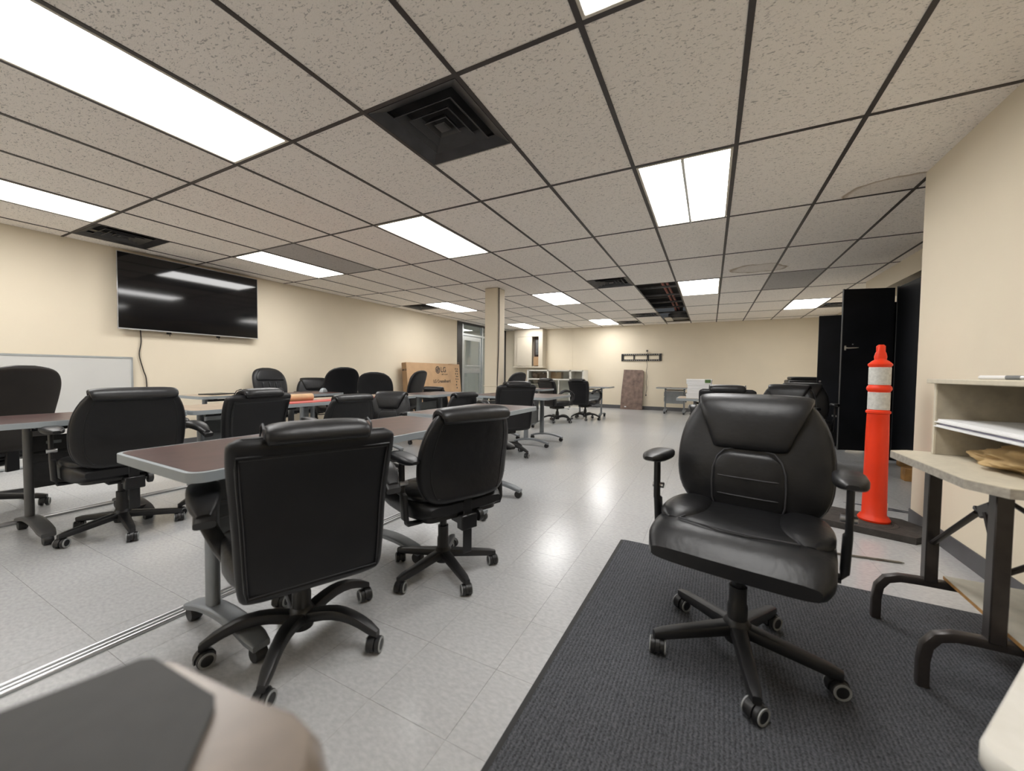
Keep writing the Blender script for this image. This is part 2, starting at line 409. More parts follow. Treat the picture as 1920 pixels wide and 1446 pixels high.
# services above the missing tiles
for k, (dx, dz) in enumerate(((-.32, .22), (-.25, .24))):
    MB().tube([(gx(-1)+dx, 5.2, H+dz), (gx(-1)+dx+.02, 8.5, H+dz), (gx(-1)+dx, 11.6, H+dz)], .022, 10).build('sprinkler_pipe', 'red_pipe', ceil)
for y in (6.6, 7.35, 8.1, 8.9, 9.6, 10.4): part('hanger_channel', 'duct', ceil, (gx(-2)-.2, gx(-1)+.2, y, y+.035, H+.12, H+.15))
MB().lathe([(.24, 0), (.25, .05), (.25, .12), (.1, .2), (.1, .4)], (gx(-2)+.35, 10.85, H+.02), 20).build('duct_boot', 'duct', ceil)
part('loose_insulation', 'light_frame', ceil, (gx(-2)+.03, gx(-2)+.20, 10.5, 11.2, H+.006, H+.03), bev=.008)

def ceiling_light(a, b, label, kind=0):
    t = tag(empty('ceiling_light', (gx(a)+TX/2, gy(b)+TY/2, H)), label, 'light', 'fluorescent ceiling panels')
    w, d = TX/2-.014, TY/2-.014
    fr = MB()
    for sx in (-1, 1): fr.box((sx*(w-.008), 0, .004), (.016, 2*d, .012), .002)
    for sy in (-1, 1): fr.box((0, sy*(d-.008), .004), (2*w-.03, .016, .012), .002)
    fr.build('frame', 'light_frame', t)
    part('housing', 'light_frame', t, (-w, w, -d, d, .03, .09))
    if kind:
        for sx in (-1, 1): part('diffuser', 'diffuser', t, (sx*.014, sx*(w-.017), -d+.017, d-.017, .004, .010))
        part('centre_divider', 'lamp_divider', t, (-.011, .011, -d+.017, d-.017, -.012, .014), bev=.004)
        q = MB()
        for k in range(9):
            x = -w+.05+k*.058; q.tube([(x, d-.03, .003), (x+.02, d-.05, -.001), (x+.045, d-.036, .002)], .004, 6)
        q.build('end_reflector', 'lamp_divider', t)
    else:
        part('diffuser', 'diffuser', t, (-w+.017, w-.017, -d+.017, d-.017, .004, .010))
    return t
LLAB = {(-5, -1): 'lit ceiling light panel over the front training table', (-9, -1): 'lit ceiling light panel next to the air vent by the television',
 (-1, -1): 'lit ceiling light panel above the aisle beside the carpet mat', (-1, 1): 'lit ceiling troffer with a bare centre divider and reflector end',
 (-5, 1): 'lit ceiling light panel past the large black air diffuser', (-9, 1): 'lit ceiling light panel beside the grey ceiling tile near the television',
 (-9, 4): 'lit ceiling light panel between small air vent and column', (-5, 4): 'lit ceiling light panel beside the top of the column',
 (-1, 4): 'lit ceiling light panel beside the missing ceiling tiles', (2, 6): 'lit ceiling light panel in front of the black cabinets',
 (-5, 7): 'lit ceiling light panel in front of the wall cupboard', (-9, 7): 'lit ceiling light panel behind the column by the glazed screen',
 (-5, -4): 'lit ceiling light panel over the rear of the room, middle row', (-9, -4): 'lit ceiling light panel over the rear of the room by television wall'}
for q in sorted(LIGHTS): ceiling_light(*q, LLAB[q], 1 if q == (-1, 1) else 0)
t = tag(empty('ceiling_light', (-7.6, 9.9, H)), 'lit ceiling light panel in corridor behind glazed screen', 'light')
part('diffuser', 'diffuser', t, (-.3, .3, -.6, .6, -.012, -.002)); part('frame', 'light_frame', t, (-.32, .32, -.62, .62, -.002, -.0005))

def ceiling_vent(a, b, half, label):
    y = gy(b)+.3048+(.6096 if half else 0)
    t = tag(empty('ceiling_vent', (gx(a)+TX/2, y, H)), label, 'vent', 'square air diffusers')
    w = .290
    q = MB(); n = 4
    q.loft([[(sx*w, sy*w, 0) for sx, sy in ((-1, -1), (1, -1), (1, 1), (-1, 1))], [(sx*w, sy*w, .004) for sx, sy in ((-1, -1), (1, -1), (1, 1), (-1, 1))],
            [(sx*.225, sy*.225, .05) for sx, sy in ((-1, -1), (1, -1), (1, 1), (-1, 1))], [(sx*.22, sy*.22, .03) for sx, sy in ((-1, -1), (1, -1), (1, 1), (-1, 1))]], False, True)
    q.build('frame', 'vent', t, 20)
    part('plenum_box', 'vent_dark', t, (-.225, .225, -.225, .225, .075, .085))
    for k, (r0, r1) in enumerate(((.195, .15), (.135, .09), (.075, .045))):
        sq = lambda r, z: [(sx*r, sy*r, z) for sx, sy in ((-1, -1), (1, -1), (1, 1), (-1, 1))]
        z = .004+k*.002
        MB().loft([sq(r0, z), sq(r0-.004, z-.003), sq(r1, z+.036), sq(r1+.004, z+.039)], False, True).build('louvre_ring', 'vent', t, 20)
    MB().loft([sq(.036, .012), sq(.030, .004), sq(.02, .002)]).build('centre_cap', 'vent', t, 20)
    return t
for a, b, h, l in ((-3, 0, 0, 'large black louvred air diffuser beside the nearest ceiling light'), (-10, 0, 0, 'black louvred air diffuser directly above the television'),
 (-10, 4, 0, 'black louvred air diffuser near the top of television wall before the column'), (-3, 3, 1, 'black louvred air diffuser beside the first missing ceiling tile'),
 (-3, 6, 1, 'black louvred air diffuser at the far end of the ceiling opening'), (3, 6, 1, 'black louvred air diffuser touching the light by black cabinets'),
 (-4, 7, 1, 'black louvred air diffuser above the wall by cupboard')):
    ceiling_vent(a, b, h, l)

# column
c = structure(part('trim_2', 'wall', None, (-3.42, -3.18, 5.66, 5.92, 0, H), bev=.006))
part('column_base', 'baseboard', c, (-3.428, -3.172, 5.652, 5.928, 0, .105))
part('chair_rail', 'wall', c, (-3.428, -3.172, 5.652, 5.928, .80, .815), bev=.003)
MB().tube([(-3.172, 5.70, H), (-3.170, 5.71, 1.9), (-3.170, 5.70, 1.4), (-3.172, 5.67, .9), (-3.172, 5.66, .05)], .008, 8).build('conduit', 'wire_black', c)

# glazed screen between room and corridor (left wall, far end)
sc = structure(part('window_1', 'dark_frame', None, (XL-.10, XL+.01, 8.88, 9.12, 0, H), (XL-.10, XL+.005, 11.66, YB, 0, H), (XL-.10, XL+.0, 9.12, 11.66, H-.05, H), bev=.004))
for y in (9.14, 10.20, 10.95, 11.60): part('mullion', 'aluminium', sc, (XL-.09, XL, y, y+.055, 0, H-.05), bev=.004)
for y0, y1 in ((9.195, 10.20), (10.255, 10.95), (11.005, 11.60)):
    part('transom', 'aluminium', sc, (XL-.085, XL-.005, y0, y1, 2.08, 2.14), bev=.004)
    part('pane', 'glass', sc, (XL-.050, XL-.044, y0, y1, 2.14, H-.05), smooth=0)
part('pane', 'glass', sc, (XL-.050, XL-.044, 10.255, 10.95, .06, 2.08), smooth=0)
part('pane', 'glass', sc, (XL-.050, XL-.044, 11.005, 11.60, .06, 2.08), smooth=0)
dr = structure(empty('door_1', (XL-.05, 9.195, 0)))
q = MB(); w = 1.0
for y0, y1, z0, z1 in ((0, .09, .01, 2.07), (w-.09, w, .01, 2.07), (.09, w-.09, .01, .26), (.09, w-.09, 1.0, 1.16), (.09, w-.09, 1.95, 2.07)): q.span(-.022, .022, y0, y1, z0, z1, .003)
q.build('door_frame', 'aluminium', dr)
for z0, z1 in ((.26, 1.0), (1.16, 1.95)): part('pane', 'glass', dr, (-.004, .004, .09, w-.09, z0, z1), smooth=0)
MB().tube([(.03, .12, 1.22), (.075, .12, 1.22), (.075, w-.12, 1.22), (.03, w-.12, 1.22)], .011, 8).build('push_bar', 'silver', dr)

# ------------------------------------------------------------------ office chairs
def star_base(t, z_top, arch=0., r=.285):
    MB().lathe([(.022, .055), (.040, .06), (.046, .085), (.046, .125), (.034, .140), (.030, .145)], n=20).build('base_hub', 'black_plastic', t)
    leg = None; cas = None
    for k in range(5):
        if leg is None:
            q = MB(); rings = []
            for i in range(9):
                s = i/8; x = .035+s*(r-.02); z = .105-.035*s+arch*sin(pi*s)*.04; wd = .027-.009*s; hh = .022-.005*s
                if i == 8: wd *= .7; hh *= .75
                rings.append([(x, u, z+v) for u, v in se(wd, hh, .45, 12)])
            q.loft(rings); leg = q.build('base_leg', 'black_plastic', t); lg = leg
            q = MB(); Mx = Matrix.Rotation(pi/2, 4, 'X')
            for sy in (-1, 1):
                q.lathe([(.010, -.010), (.024, -.010), (.0285, -.006), (.0285, .007), (.024, .011), (.008, .011)], (0, sy*.0155, .0290), 18, Mx)
            rings = []
            for i in range(8):
                a = R(-15+i*30); rings.append([(.033*cos(a)*f, y, .030+.033*sin(a)*f) for f, y in ((1, -.007), (1, .007), (.75, .007), (.75, -.007))])
            q.loft(rings)
            q.lathe([(.006, .03), (.006, .075)], (0, 0, 0), 8)
            cs = q.build('caster', 'black_plastic', t)
            for sy in (-1, 1):
                q = MB()
                q.loft([[(rr*cos(2*pi*i/18), sy*(.0272+dy), .029+rr*sin(2*pi*i/18)) for i in range(18)] for rr, dy in ((.0262, -.004), (.0262, .0005), (.0195, .0005), (.0195, -.004))], False, True)
                q.build('wheel_ring', 'grey_rubber', cs)
        else:
            lg = bpy.data.objects.new('base_leg', leg.data); COL.objects.link(lg); lg.parent = t
            cs0 = cs if k == 1 else cas
            cas = cs0
            cs = dup(cs0, t)
        a = 2*pi*k/5 + .3; lg.rotation_euler = (0, 0, a)
        cs.location = (r*cos(a), r*sin(a), 0); cs.rotation_euler = (0, 0, a + (1.2, 2.3, .5, 2.9, 1.7)[k])
    MB().lathe([(.033, .11), (.033, .19), (.029, .20), (.029, .26 if z_top > .35 else .22)], n=18).build('column_cover', 'black_plastic', t)
    MB().lathe([(.020, .19), (.020, z_top)], n=16).build('gas_column', 'black_metal', t)
    q = MB().box((0, -.01, z_top+.005), (.20, .24, .045), .012); q.build('seat_mechanism', 'black_metal', t)
    MB().tube([(.08, .06, z_top), (.20, .075, z_top-.008), (.25, .078, z_top-.014)], [.006, .006, .012], 8, flat=(1, .6)).build('height_lever', 'black_plastic', t)

def back_cushion(zb, Hh, wtab, ctab, th, e, m):
    """returns (mesh builder, front(x,v), rim function)"""
    n = 30; rings = []
    for i in range(n+1):
        v = .5-.5*cos(pi*i/n); edge = min(1, min(v, 1-v)/.085); tt = th*max(.10, (1-(1-edge)**2.2))**.5
        w = lerp_tab(wtab, v); c = lerp_tab(ctab, v)
        rings.append([(x, c+y, zb+v*Hh) for x, y in se(w, tt, e, 36)])
    return MB().loft(rings)

def strap(path, hw, th, e=.55, n=28):
    """pad swept along a path of (y, z) with half widths; normal lies in the yz plane"""
    k = len(path); T = [i/(k-1) for i in range(k)]; m = 26; rings = []
    Y = list(zip(T, [p[0] for p in path])); Z = list(zip(T, [p[1] for p in path])); Wd = list(zip(T, hw))
    for i in range(m+1):
        t = .5-.5*cos(pi*i/m); d = .01
        y, z, w = lerp_tab(Y, t), lerp_tab(Z, t), lerp_tab(Wd, t)
        ta, tb_ = max(0, t-d), min(1, t+d); ty, tz = lerp_tab(Y, tb_)-lerp_tab(Y, ta), lerp_tab(Z, tb_)-lerp_tab(Z, ta)
        l = math.hypot(ty, tz) or 1; ny, nz = tz/l, -ty/l
        f = max(.08, 1-(1-min(1, min(t, 1-t)/.16))**2)**.5
        rings.append([(x, y+ny*q, z+nz*q) for x, q in se(w*(.93+.07*f), th*f, e, n)])
    return MB().loft(rings)

def t_arms(t, hs, x=.292, ztop=.20):
    for s in (-1, 1):
        q = MB()
        rings = []
        for i, (px, py, pz, w, d) in enumerate(((.10, -.02, hs-.125, .022, .006), (.24, -.02, hs-.13, .024, .006), (x-.008, -.02, hs-.125, .026, .010), (x, -.02, hs-.10, .026, .013), (x+.004, -.01, hs+.02, .024, .013), (x+.006, 0, hs+.03, .020, .010), (x+.006, .005, hs+ztop-.02, .020, .010))):
            nz = 1 if i < 3 else 0
            rings.append([(s*(px+(0 if nz else v)), py+u, pz+(v if nz else 0)) for u, v in se(w, d, .5, 12)])
        q.loft(rings); arm = q.build('armrest_post', 'black_plastic', t)
        q = MB(); rings = []
        for i in range(13):
            v = -1+i/6; f = max(.12, (1-abs(v)**3.2))**.5
            rings.append([(s*(x+.004)+u, .0-.012+v*.128, hs+ztop+.004*v+w) for u, w in se(.045*f, .021*f, .62, 18)])
        q.loft(rings); q.build('armrest_pad', 'leather', arm)
        MB().lathe([(.004, -.022), (.012, -.021), (.012, .021), (.004, .022)], (s*(x+.005), -.012, hs+.075), 12, Matrix.Rotation(pi/2, 4, 'Y')).build('bolt', 'silver', arm)

def seat_pad(t, hs, w=.272, d=.25, th=.070, m='leather', bolsters=True):
    q = MB(); rings = []
    for i in range(17):
        v = -1+i/8; f = max(.10, 1-abs(v)**4)**.5
        ww = w*(.90+.10*min(1, (v+1)*1.4))*(.80+.20*f)
        sag = -.020 if v > .7 else 0
        rings.append([(x, v*d+.01, hs-th*.95+sag*(v-.7)*3+z+(.010*(abs(x)/w)**2 if z > 0 else 0)) for x, z in se(ww, th*f, .55, 28)])
    q.loft(rings); st = q.build('seat', m, t)
    if bolsters:
        for s in (-1, 1):
            q = MB(); rings = []
            for i in range(13):
                v = -1+i/6; f = max(.05, 1-abs(v)**2.6)**.5
                rings.append([(s*(w*.70+.012*v)+x*f, v*d*.66-.05, hs-.004+z*f) for x, z in se(.078, .032, .8, 18)])
            q.loft(rings); q.build('bolster', m, st)
        q = MB(); rings = []
        for i in range(11):
            v = -1+i/5; f = max(.05, 1-abs(v)**4)**.5
            rings.append([(u*f if abs(v) == 1 else u, v*.175-.02, hs-.004+.004*v*v+z*f) for u, z in se(.135+.05*max(0, v), .014, .5, 20)])
        q.loft(rings); q.build('seat_centre', m, st)
        q = MB()
        for s in (-1, 1): q.tube([(s*.135, -.19, hs+.008), (s*.142, -.05, hs+.009), (s*.160, .07, hs+.008), (s*.178, .13, hs+.0065)], .0028, 6)
        q.tube([(x, .155-.03*(x/.2)**2, hs+.0085) for x in [-.178+.0356*i for i in range(11)]], .0025, 6)
        q.build('seat_seam', 'stitch', st)
    q = MB().prism(rrect(-w*.80, w*.80, -d*.86, d*.80, .05), hs-th*1.75, hs-th*1.35); q.build('seat_pan', 'black_plastic', st)
    return st

def rim_path(zb, Hh, wtab, ctab, k=1., dy=0., v0=.03, v1=.97):
    P = []
    for i in range(15):
        v = v0+(v1-v0)*i/14; P.append((lerp_tab(wtab, v)*k, lerp_tab(ctab, v)+dy, zb+v*Hh))
    return P + [(-x, y, z) for x, y, z in reversed(P)]

def chair_task(hs=.50, Hb=.455, knob=True, lean=0.):
    t = empty('office_chair')
    star_base(t, hs-.145)
    seat_pad(t, hs)
    zb = hs-.04
    W = [(0, .12), (.02, .170), (.06, .208), (.12, .236), (.25, .260), (.45, .268), (.62, .264), (.78, .248), (.9, .224), (.96, .208), (1, .19)]
    C = [(0, -.215), (.2, -.205), (.4, -.205), (.7, -.235-lean*.5), (1, -.275-lean)]
    bk = back_cushion(zb, Hb, W, C, .046, .62, None).build('backrest', 'leather', t)
    front = lambda v, d: (lerp_tab(C, v)+.046+d, zb+v*Hb)
    path = [front(.60, -.012), front(.64, .002), front(.72, .008), front(.80, .012), front(.88, .014), (lerp_tab(C, .95)+.046+.006, zb+.965*Hb), (lerp_tab(C, 1)+.020, zb+1.025*Hb), (lerp_tab(C, 1)-.030, zb+1.02*Hb), (lerp_tab(C, 1)-.056, zb+.965*Hb), (lerp_tab(C, .9)-.052, zb+.91*Hb)]
    strap(path, [.128, .132, .145, .16, .176, .190, .200, .202, .198, .192], .022).build('head_roll', 'leather', bk)
    pth = [front(v, .002) for v in (.05, .12, .2, .3, .38, .45, .52, .57)]
    strap(pth, [.108, .118, .122, .123, .122, .118, .104, .075], .014).build('lumbar_panel', 'leather', bk)
    q = MB().tube(rim_path(zb, Hb, W, C), .0042, 6, True)
    for v in (.20, .36): q.tube([(x, front(v, .0185)[0]-.012*(abs(x)/.115)**6, front(v, 0)[1]) for x in [-.115+.023*i for i in range(11)]], .0026, 6)
    half = [(.112, .06), (.124, .15), (.126, .3), (.123, .42), (.11, .52), (.085, .585), (.045, .605)]
    q.tube([(-x, front(v, .006)[0], front(v, 0)[1]) for x, v in half] + [(x, front(v, .006)[0], front(v, 0)[1]) for x, v in reversed(half)], .0035, 6)
    q.build('piping', 'stitch', bk)
    q = MB().tube([(x, y-.036, z) for x, y, z in rim_path(zb, Hb, W, C, .80, 0, .09, .90)], .0042, 6, True); q.build('back_welt', 'leather', bk)
    q = MB().box((0, -.237, hs-.165), (.052, .010, .29), .003).box((0, -.19, hs-.145), (.075, .10, .035), .004).box((0, -.235, hs-.145), (.095, .05, .075), .005)
    br = q.build('back_bracket', 'black_metal', t)
    if knob: MB().lathe([(.008, 0), (.008, .02), (.030, .022), (.033, .028), (.033, .044), (.022, .05)], (.04, -.235, hs-.13), 16, Matrix.Rotation(pi/2, 4, 'Y')).build('adjustment_knob', 'black_plastic', br)
    q = MB()
    for dz in (.02, -.02): q.lathe([(.002, -.0265), (.007, -.0265), (.007, -.02)], (-.03, -.235, hs-.145+dz), 10, Matrix.Rotation(pi/2, 4, 'X'))
    q.build('rivet', 'silver', br)
    t_arms(t, hs)
    return t

def chair_manager(hs=.44, zb=.325, Hb=.52):
    t = empty('office_chair')
    star_base(t, hs-.15, 1.0, .30)
    seat_pad(t, hs, .245, .235, .060, bolsters=False)
    W = [(0, .17), (.02, .198), (.06, .210), (.14, .216), (.5, .226), (.8, .237), (.93, .238), (.97, .232), (1, .205)]
    C = [(0, -.235), (.3, -.245), (.55, -.25), (.8, -.275), (1, -.315)]
    bk = back_cushion(zb, Hb, W, C, .048, .42, None).build('backrest', 'leather_back', t)
    c1 = lerp_tab(C, 1)
    path = [(c1+.10, zb+.76*Hb), (c1+.092, zb+.85*Hb), (c1+.07, zb+.94*Hb), (c1+.045, zb+1.005*Hb), (c1+.0, zb+1.03*Hb), (c1-.035, zb+1.005*Hb), (c1-.040, zb+.955*Hb)]
    strap(path, [.135, .14, .145, .147, .147, .147, .145], .026).build('head_roll', 'leather', bk)
    for s in (-1, 1):
        q = MB(); q.tube([(s*.149, y, z) for y, z in [(p[0], p[1]+.022) if i > 2 else (p[0]+.02, p[1]) for i, p in enumerate(path)]], .003, 6)
        q.build('roll_seam', 'stitch', bk)
    q = MB().tube([(x, y-.045, z) for x, y, z in rim_path(zb, Hb, W, C, .90, 0, .06, .90)], .0045, 6, True)
    q.build('back_welt', 'leather', bk)
    q = MB().tube([(x, y-.047, z) for x, y, z in rim_path(zb, Hb, W, C, .875, 0, .075, .885)], .0022, 6, True)
    q.build('stitching', 'stitch', bk)
    front = lambda v, d: (lerp_tab(C, v)+.048+d, zb+v*Hb)
    for v0, v1 in ((.34, .52), (.53, .72)):
        strap([front(v0+(v1-v0)*i/5, 0) for i in range(6)], [.155]*6, .016).build('front_pad', 'leather', bk)
    for s in (-1, 1):
        q = MB(); P = [(-.20, hs+.14), (-.12, hs+.185), (0, hs+.195), (.10, hs+.18), (.165, hs+.12), (.155, hs+.04), (.09, hs-.05), (.0, hs-.10)]
        rings = []
        for i, (y, z) in enumerate(P):
            a, c_ = P[max(0, i-1)], P[min(len(P)-1, i+1)]; ty, tz = c_[0]-a[0], c_[1]-a[1]; l = math.hypot(ty, tz)
            xx = .285 if i < 6 else .285-(i-5)*.045
            rings.append([(s*xx+u, y+tz/l*d, z-ty/l*d) for u, d in se(.028, .015, .5, 14)])
        arm = q.loft(rings).build('armrest', 'black_plastic', t)
        rings = []
        for i in range(11):
            v = -1+i/5; f = max(.15, 1-abs(v)**3)**.5
            rings.append([(s*.287+u, -.04+v*.15, hs+.205-.045*v*v+w) for u, w in se(.046*f, .026*f, .7, 18)])
        MB().loft(rings).build('armrest_pad', 'leather', arm)
    return t

def chair_highback(m='leather_back', hs=.50, Hb=.66, front_pads=True):
    t = empty('office_chair')
    star_base(t, hs-.145)
    seat_pad(t, hs, .26, .24, .055, bolsters=False)
    zb = hs-.06
    W = [(0, .14), (.03, .190), (.10, .215), (.25, .235), (.55, .258), (.72, .256), (.82, .240), (.90, .208), (.95, .168), (.98, .118), (1, .05)]
    C = [(0, -.21), (.3, -.20), (.55, -.225), (.8, -.28), (1, -.35)]
    bk = back_cushion(zb, Hb, W, C, .042, .6, None).build('backrest', m, t)
    q = MB().tube(rim_path(zb, Hb, W, C), .0035, 6, True); q.build('piping', 'stitch', bk)
    front = lambda v, d: (lerp_tab(C, v)+.042+d, zb+v*Hb)
    if front_pads:
        strap([front(.70+.25*i/5, .0) for i in range(6)], [.205, .21, .205, .19, .165, .13], .016).build('head_pad', m, bk)
        for x0 in (-.10, 0, .10):
            b = strap([front(.12+.55*i/7, .0) for i in range(8)], [.045]*8, .016); b.v = [(x+x0, y, z) for x, y, z in b.v]; b.build('back_channel', m, bk)
    MB().box((0, -.225, hs-.10), (.07, .02, .18), .004).build('back_bracket', 'black_metal', t)
    t_arms(t, hs, .285, .19)
    return t

protoT = chair_task(); protoM = chair_manager(); protoH = chair_highback(); protoHB = chair_highback('leather_brown', .49, .62, False)
used = set()
def place(proto, x, y, face, label, base=0., dz=None, scale=1.):
    """face: compass angle in degrees (0 = +x) the sitter would look along"""
    o = proto if proto.name not in used else dup(proto)
    used.add(proto.name)
    o.location = (x, y, 0); o.rotation_euler = (0, 0, R(face-90)); o.scale = (scale,)*3
    tag(o, label, 'chair', 'black office chairs'); return o
def respin(o, ang):
    """turn the five-star base under its seat"""
    for ch in o.children:
        nm = ch.name.split('.')[0]
        if nm in ('base_leg', 'caster'):
            ch.rotation_euler.z += ang
            if nm == 'caster':
                x, y, z = ch.location; ch.location = (x*cos(ang)-y*sin(ang), x*sin(ang)+y*cos(ang), z)

CH = 'black leather office chair '
c3 = place(protoT, .11, 1.62, -101, CH+'standing on the dark carpet mat facing the room')
c2 = place(protoT, -1.22, 1.62, 158, CH+'with hanging back bracket and knob at the front table', scale=.93)
c4 = place(protoT, -3.34, 1.06, 176, CH+'with rounded low back at the table nearest the whiteboard', scale=.975)
c1 = place(protoM, -1.37, .935, 155, CH+'with tall square back drawn up to the front table corner')
place(protoHB, -4.60, .74, 202, 'dark brownish high-back chair in front of the whiteboard')
place(protoM, -3.26, 1.66, 188, CH+'with square back beside the table with painted tan reflection', scale=1.02)
place(protoH, -5.72, 3.58, 0, CH+'with tall rounded back and head seam against television wall', scale=.97)
place(protoT, -5.84, 4.27, -25, CH+'with pleated head roll against television wall behind small table', scale=.96)
place(protoH, -5.20, 4.15, 160, CH+'with tall plain back standing behind the small side table', scale=.99)
place(protoH, -4.35, 4.20, 125, CH+'with broad rounded back standing behind another pleated chair', scale=.93)
place(protoT, -3.02, 2.42, 172, CH+'with low back between red sheet and front tables', scale=.88)
place(protoT, -3.05, 2.99, -70, CH+'with arm bolts showing, facing the front tables', scale=.86)
place(protoH, -4.74, 5.18, 190, CH+'with tall plain back in front of the cardboard carton', scale=.96)
place(protoT, -4.02, 5.24, 100, CH+'with low back at the end of table before the carton', scale=.84)
place(protoT, -2.66, 3.64, 170, CH+'with reclined low back beyond the raised table', scale=.86)
place(protoM, -2.28, 4.25, 146, CH+'with square back between column and raised table', scale=1.06)
place(protoH, -3.26, 6.12, 170, CH+'with rounded top seen just past the column', scale=.95)
place(protoM, -2.86, 7.72, 62, CH+'turned partly sideways in front of white display case', scale=1.05)
place(protoM, -2.48, 8.48, 75, CH+'at the far table next to the brown board', scale=1.04)
c20 = place(protoM, .14, 4.74, 92, CH+'with square back in front of stacked paper boxes', scale=1.06)
place(protoT, .69, 5.08, -113, CH+'facing the room beside paper-box table', scale=.99)
place(protoT, 1.0, 5.75, -97, CH+'standing behind another by the black printer', scale=1.0)
for ch in c2.children:
    if ch.name.startswith('armrest_post'): ch.location.y = -.11
c3.location.z = .0105; respin(c3, .33); respin(c2, .52); respin(c1, .12); respin(c4, .55)

# ------------------------------------------------------------------ flip-top training tables
def training_table(L_=1.22, zt=.73, top='laminate', legm='leg_grey', panel=True, wd=.60, inset2=.22):
    t = empty('training_table'); h = wd/2
    MB().prism(rrect(-h, h, -L_/2, L_/2, .05), zt-.032, zt-.001).build('edge_band', 'edge_grey', t)
    MB().prism(rrect(-h+.014, h-.014, -L_/2+.014, L_/2-.014, .038), zt-.002, zt).build('tabletop', top, t)
    MB().lathe([(.001, .0), (.03, 0), (.032, .002), (.02, .004), (.001, .003)], (-.18, .1, zt), 18).build('cable_grommet', 'black_plastic', t)
    for s in (-1, 1):
        y = s*(L_/2-(.22 if s < 0 else inset2)); q = MB(); rings = []
        for z in (.085, .11, .4, zt-.05, zt-.033): rings.append([(-.09+u, y+v, z) for u, v in se(.034, .020, .8, 16)])
        lg = q.loft(rings).build('leg', legm, t)
        rings = []
        for i in range(13):
            v = -1+i/6; x = -.01+v*.255; z = .105-.045*v*v
            w = .038 if abs(v) < 1 else .03
            rings.append([(x, y+u, z+d) for u, d in se(w, .013, .4, 12)])
        ft = MB().loft(rings).build('foot', legm, t)
        for sx in (-1, 1):
            Mx = Matrix.Rotation(pi/2, 4, 'X')
            q = MB().lathe([(.004, -.020), (.026, -.020), (.029, -.016), (.029, .016), (.026, .020), (.004, .020)], (-.01+sx*.235, y, .029), 18, Mx)
            q.box((-.01+sx*.235, y, .052), (.034, .044, .02), .006); q.build('caster', 'black_plastic', ft)
        part('flip_bracket', 'black_metal', t, (-.13, .16, y-.02, y+.02, zt-.055, zt-.033), bev=.003)
    MB().tube([(-.02, -L_/2+.22, zt-.07), (-.02, L_/2-.22, zt-.07)], .014, 10).build('flip_bar', 'black_metal', t)
    if panel:
        y0, y1 = -L_/2+.24, L_/2-inset2-.02
        q = MB().span(-.150, -.142, y0, y1, .27, .60, .002).tube([(-.146, y0, .49), (-.146, y1, .49)], .012, 8).tube([(-.146, y0, .43), (-.146, y1, .43)], .008, 8)
        if legm == 'leg_dark': MB().box((-.146, y0+.10, .555), (.0125, .075, .028), .006).build('handle_slot', 'edge_grey', t)
        q.build('modesty_panel', 'panel_dark' if legm != 'leg_grey' else 'panel_grey', t)
    return t
def ptable(x, y0, y1, label, rz=0., **k):
    o = training_table(y1-y0, **k); o.location = (x, (y0+y1)/2, 0); o.rotation_euler = (0, 0, R(rz)); return tag(o, label, 'table', 'flip-top training tables')
ptable(-1.625, .585, 2.07, 'maroon-topped training table with pale grey rim, front of room', -1.5, inset2=.44)
ptable(-1.62, 2.09, 3.09, 'maroon-topped training table set slightly higher than the table it adjoins', zt=.748)
ptable(-3.66, .545, 1.44, 'maroon-topped training table with perforated dark panel near whiteboard', legm='leg_dark')
ptable(-3.66, 1.46, 2.68, 'training table with painted tan reflection, carrying the cardboard roll', top='laminate_tan_reflection', legm='leg_grey')
ptable(-3.66, 2.70, 3.90, 'training table with painted tan reflection, under the end of red sheet', top='laminate_tan_reflection')
ptable(-5.32, 2.25, 3.17, 'grey-rimmed training table near television wall with papers on it', top='laminate_tan_reflection')
ptable(-4.86, 3.18, 3.78, 'small grey-rimmed training table between two tall chairs')
ptable(-3.52, 4.0, 4.92, 'dark-topped training table in front of the cardboard carton', legm='leg_grey')
ptable(-2.22, 4.76, 5.78, 'training table on bright grey legs standing clear by the aisle', zt=.705, wd=.62, panel=True)
ptable(-2.86, 4.72, 5.60, 'training table close against the column side', zt=.705, wd=.58)
ptable(-3.22, 6.45, 7.41, 'grey training table just past the column', 90)
ptable(-2.52, 8.66, 9.62, 'grey training table before the white display case', 90, top='laminate_tan_reflection')
ptable(.09, 5.25, 6.21, 'training table bearing stacked paper boxes', 90, top='laminate_tan_reflection')
tt = ptable(-.82, 10.66, 11.56, 'training table with folded grey panels against the back wall', 90, top='laminate_tan_reflection', zt=.69)
part('folded_panel', 'panel_grey', tt, (.07, .085, -.28, .28, .30, .42), (.07, .085, -.28, .28, .44, .56))

# things lying on the tables
q = MB().lathe([(.001, -.29), (.030, -.29), (.036, -.286), (.036, .286), (.030, .29), (.024, .29), (.024, .27), (.001, .27)], (0, 0, 0), 24, Matrix.Rotation(pi/2, 4, 'X'))
o = q.build('cardboard_roll', 'kraft'); o.location = (-3.62, 2.30, .768); o.rotation_euler = (0, 0, R(-3)); tag(o, 'tan cardboard roll lying beside the red sheet', 'roll')
q = MB().prism(rrect(-.10, .10, -.56, .56, .01), 0, .006); o = q.build('red_sheet', 'red_paper'); o.location = (-3.49, 2.76, .7302); o.rotation_euler = (0, 0, R(2)); tag(o, 'long red sheet spread along two tables with painted tan reflection', 'sheet')
o = MB().prism(rrect(-.11, .11, -.15, .15, .004), 0, .003).build('paper_sheet', 'paper'); o.location = (-5.28, 2.95, .7302); tag(o, 'white paper sheet on the table near television wall', 'paper')
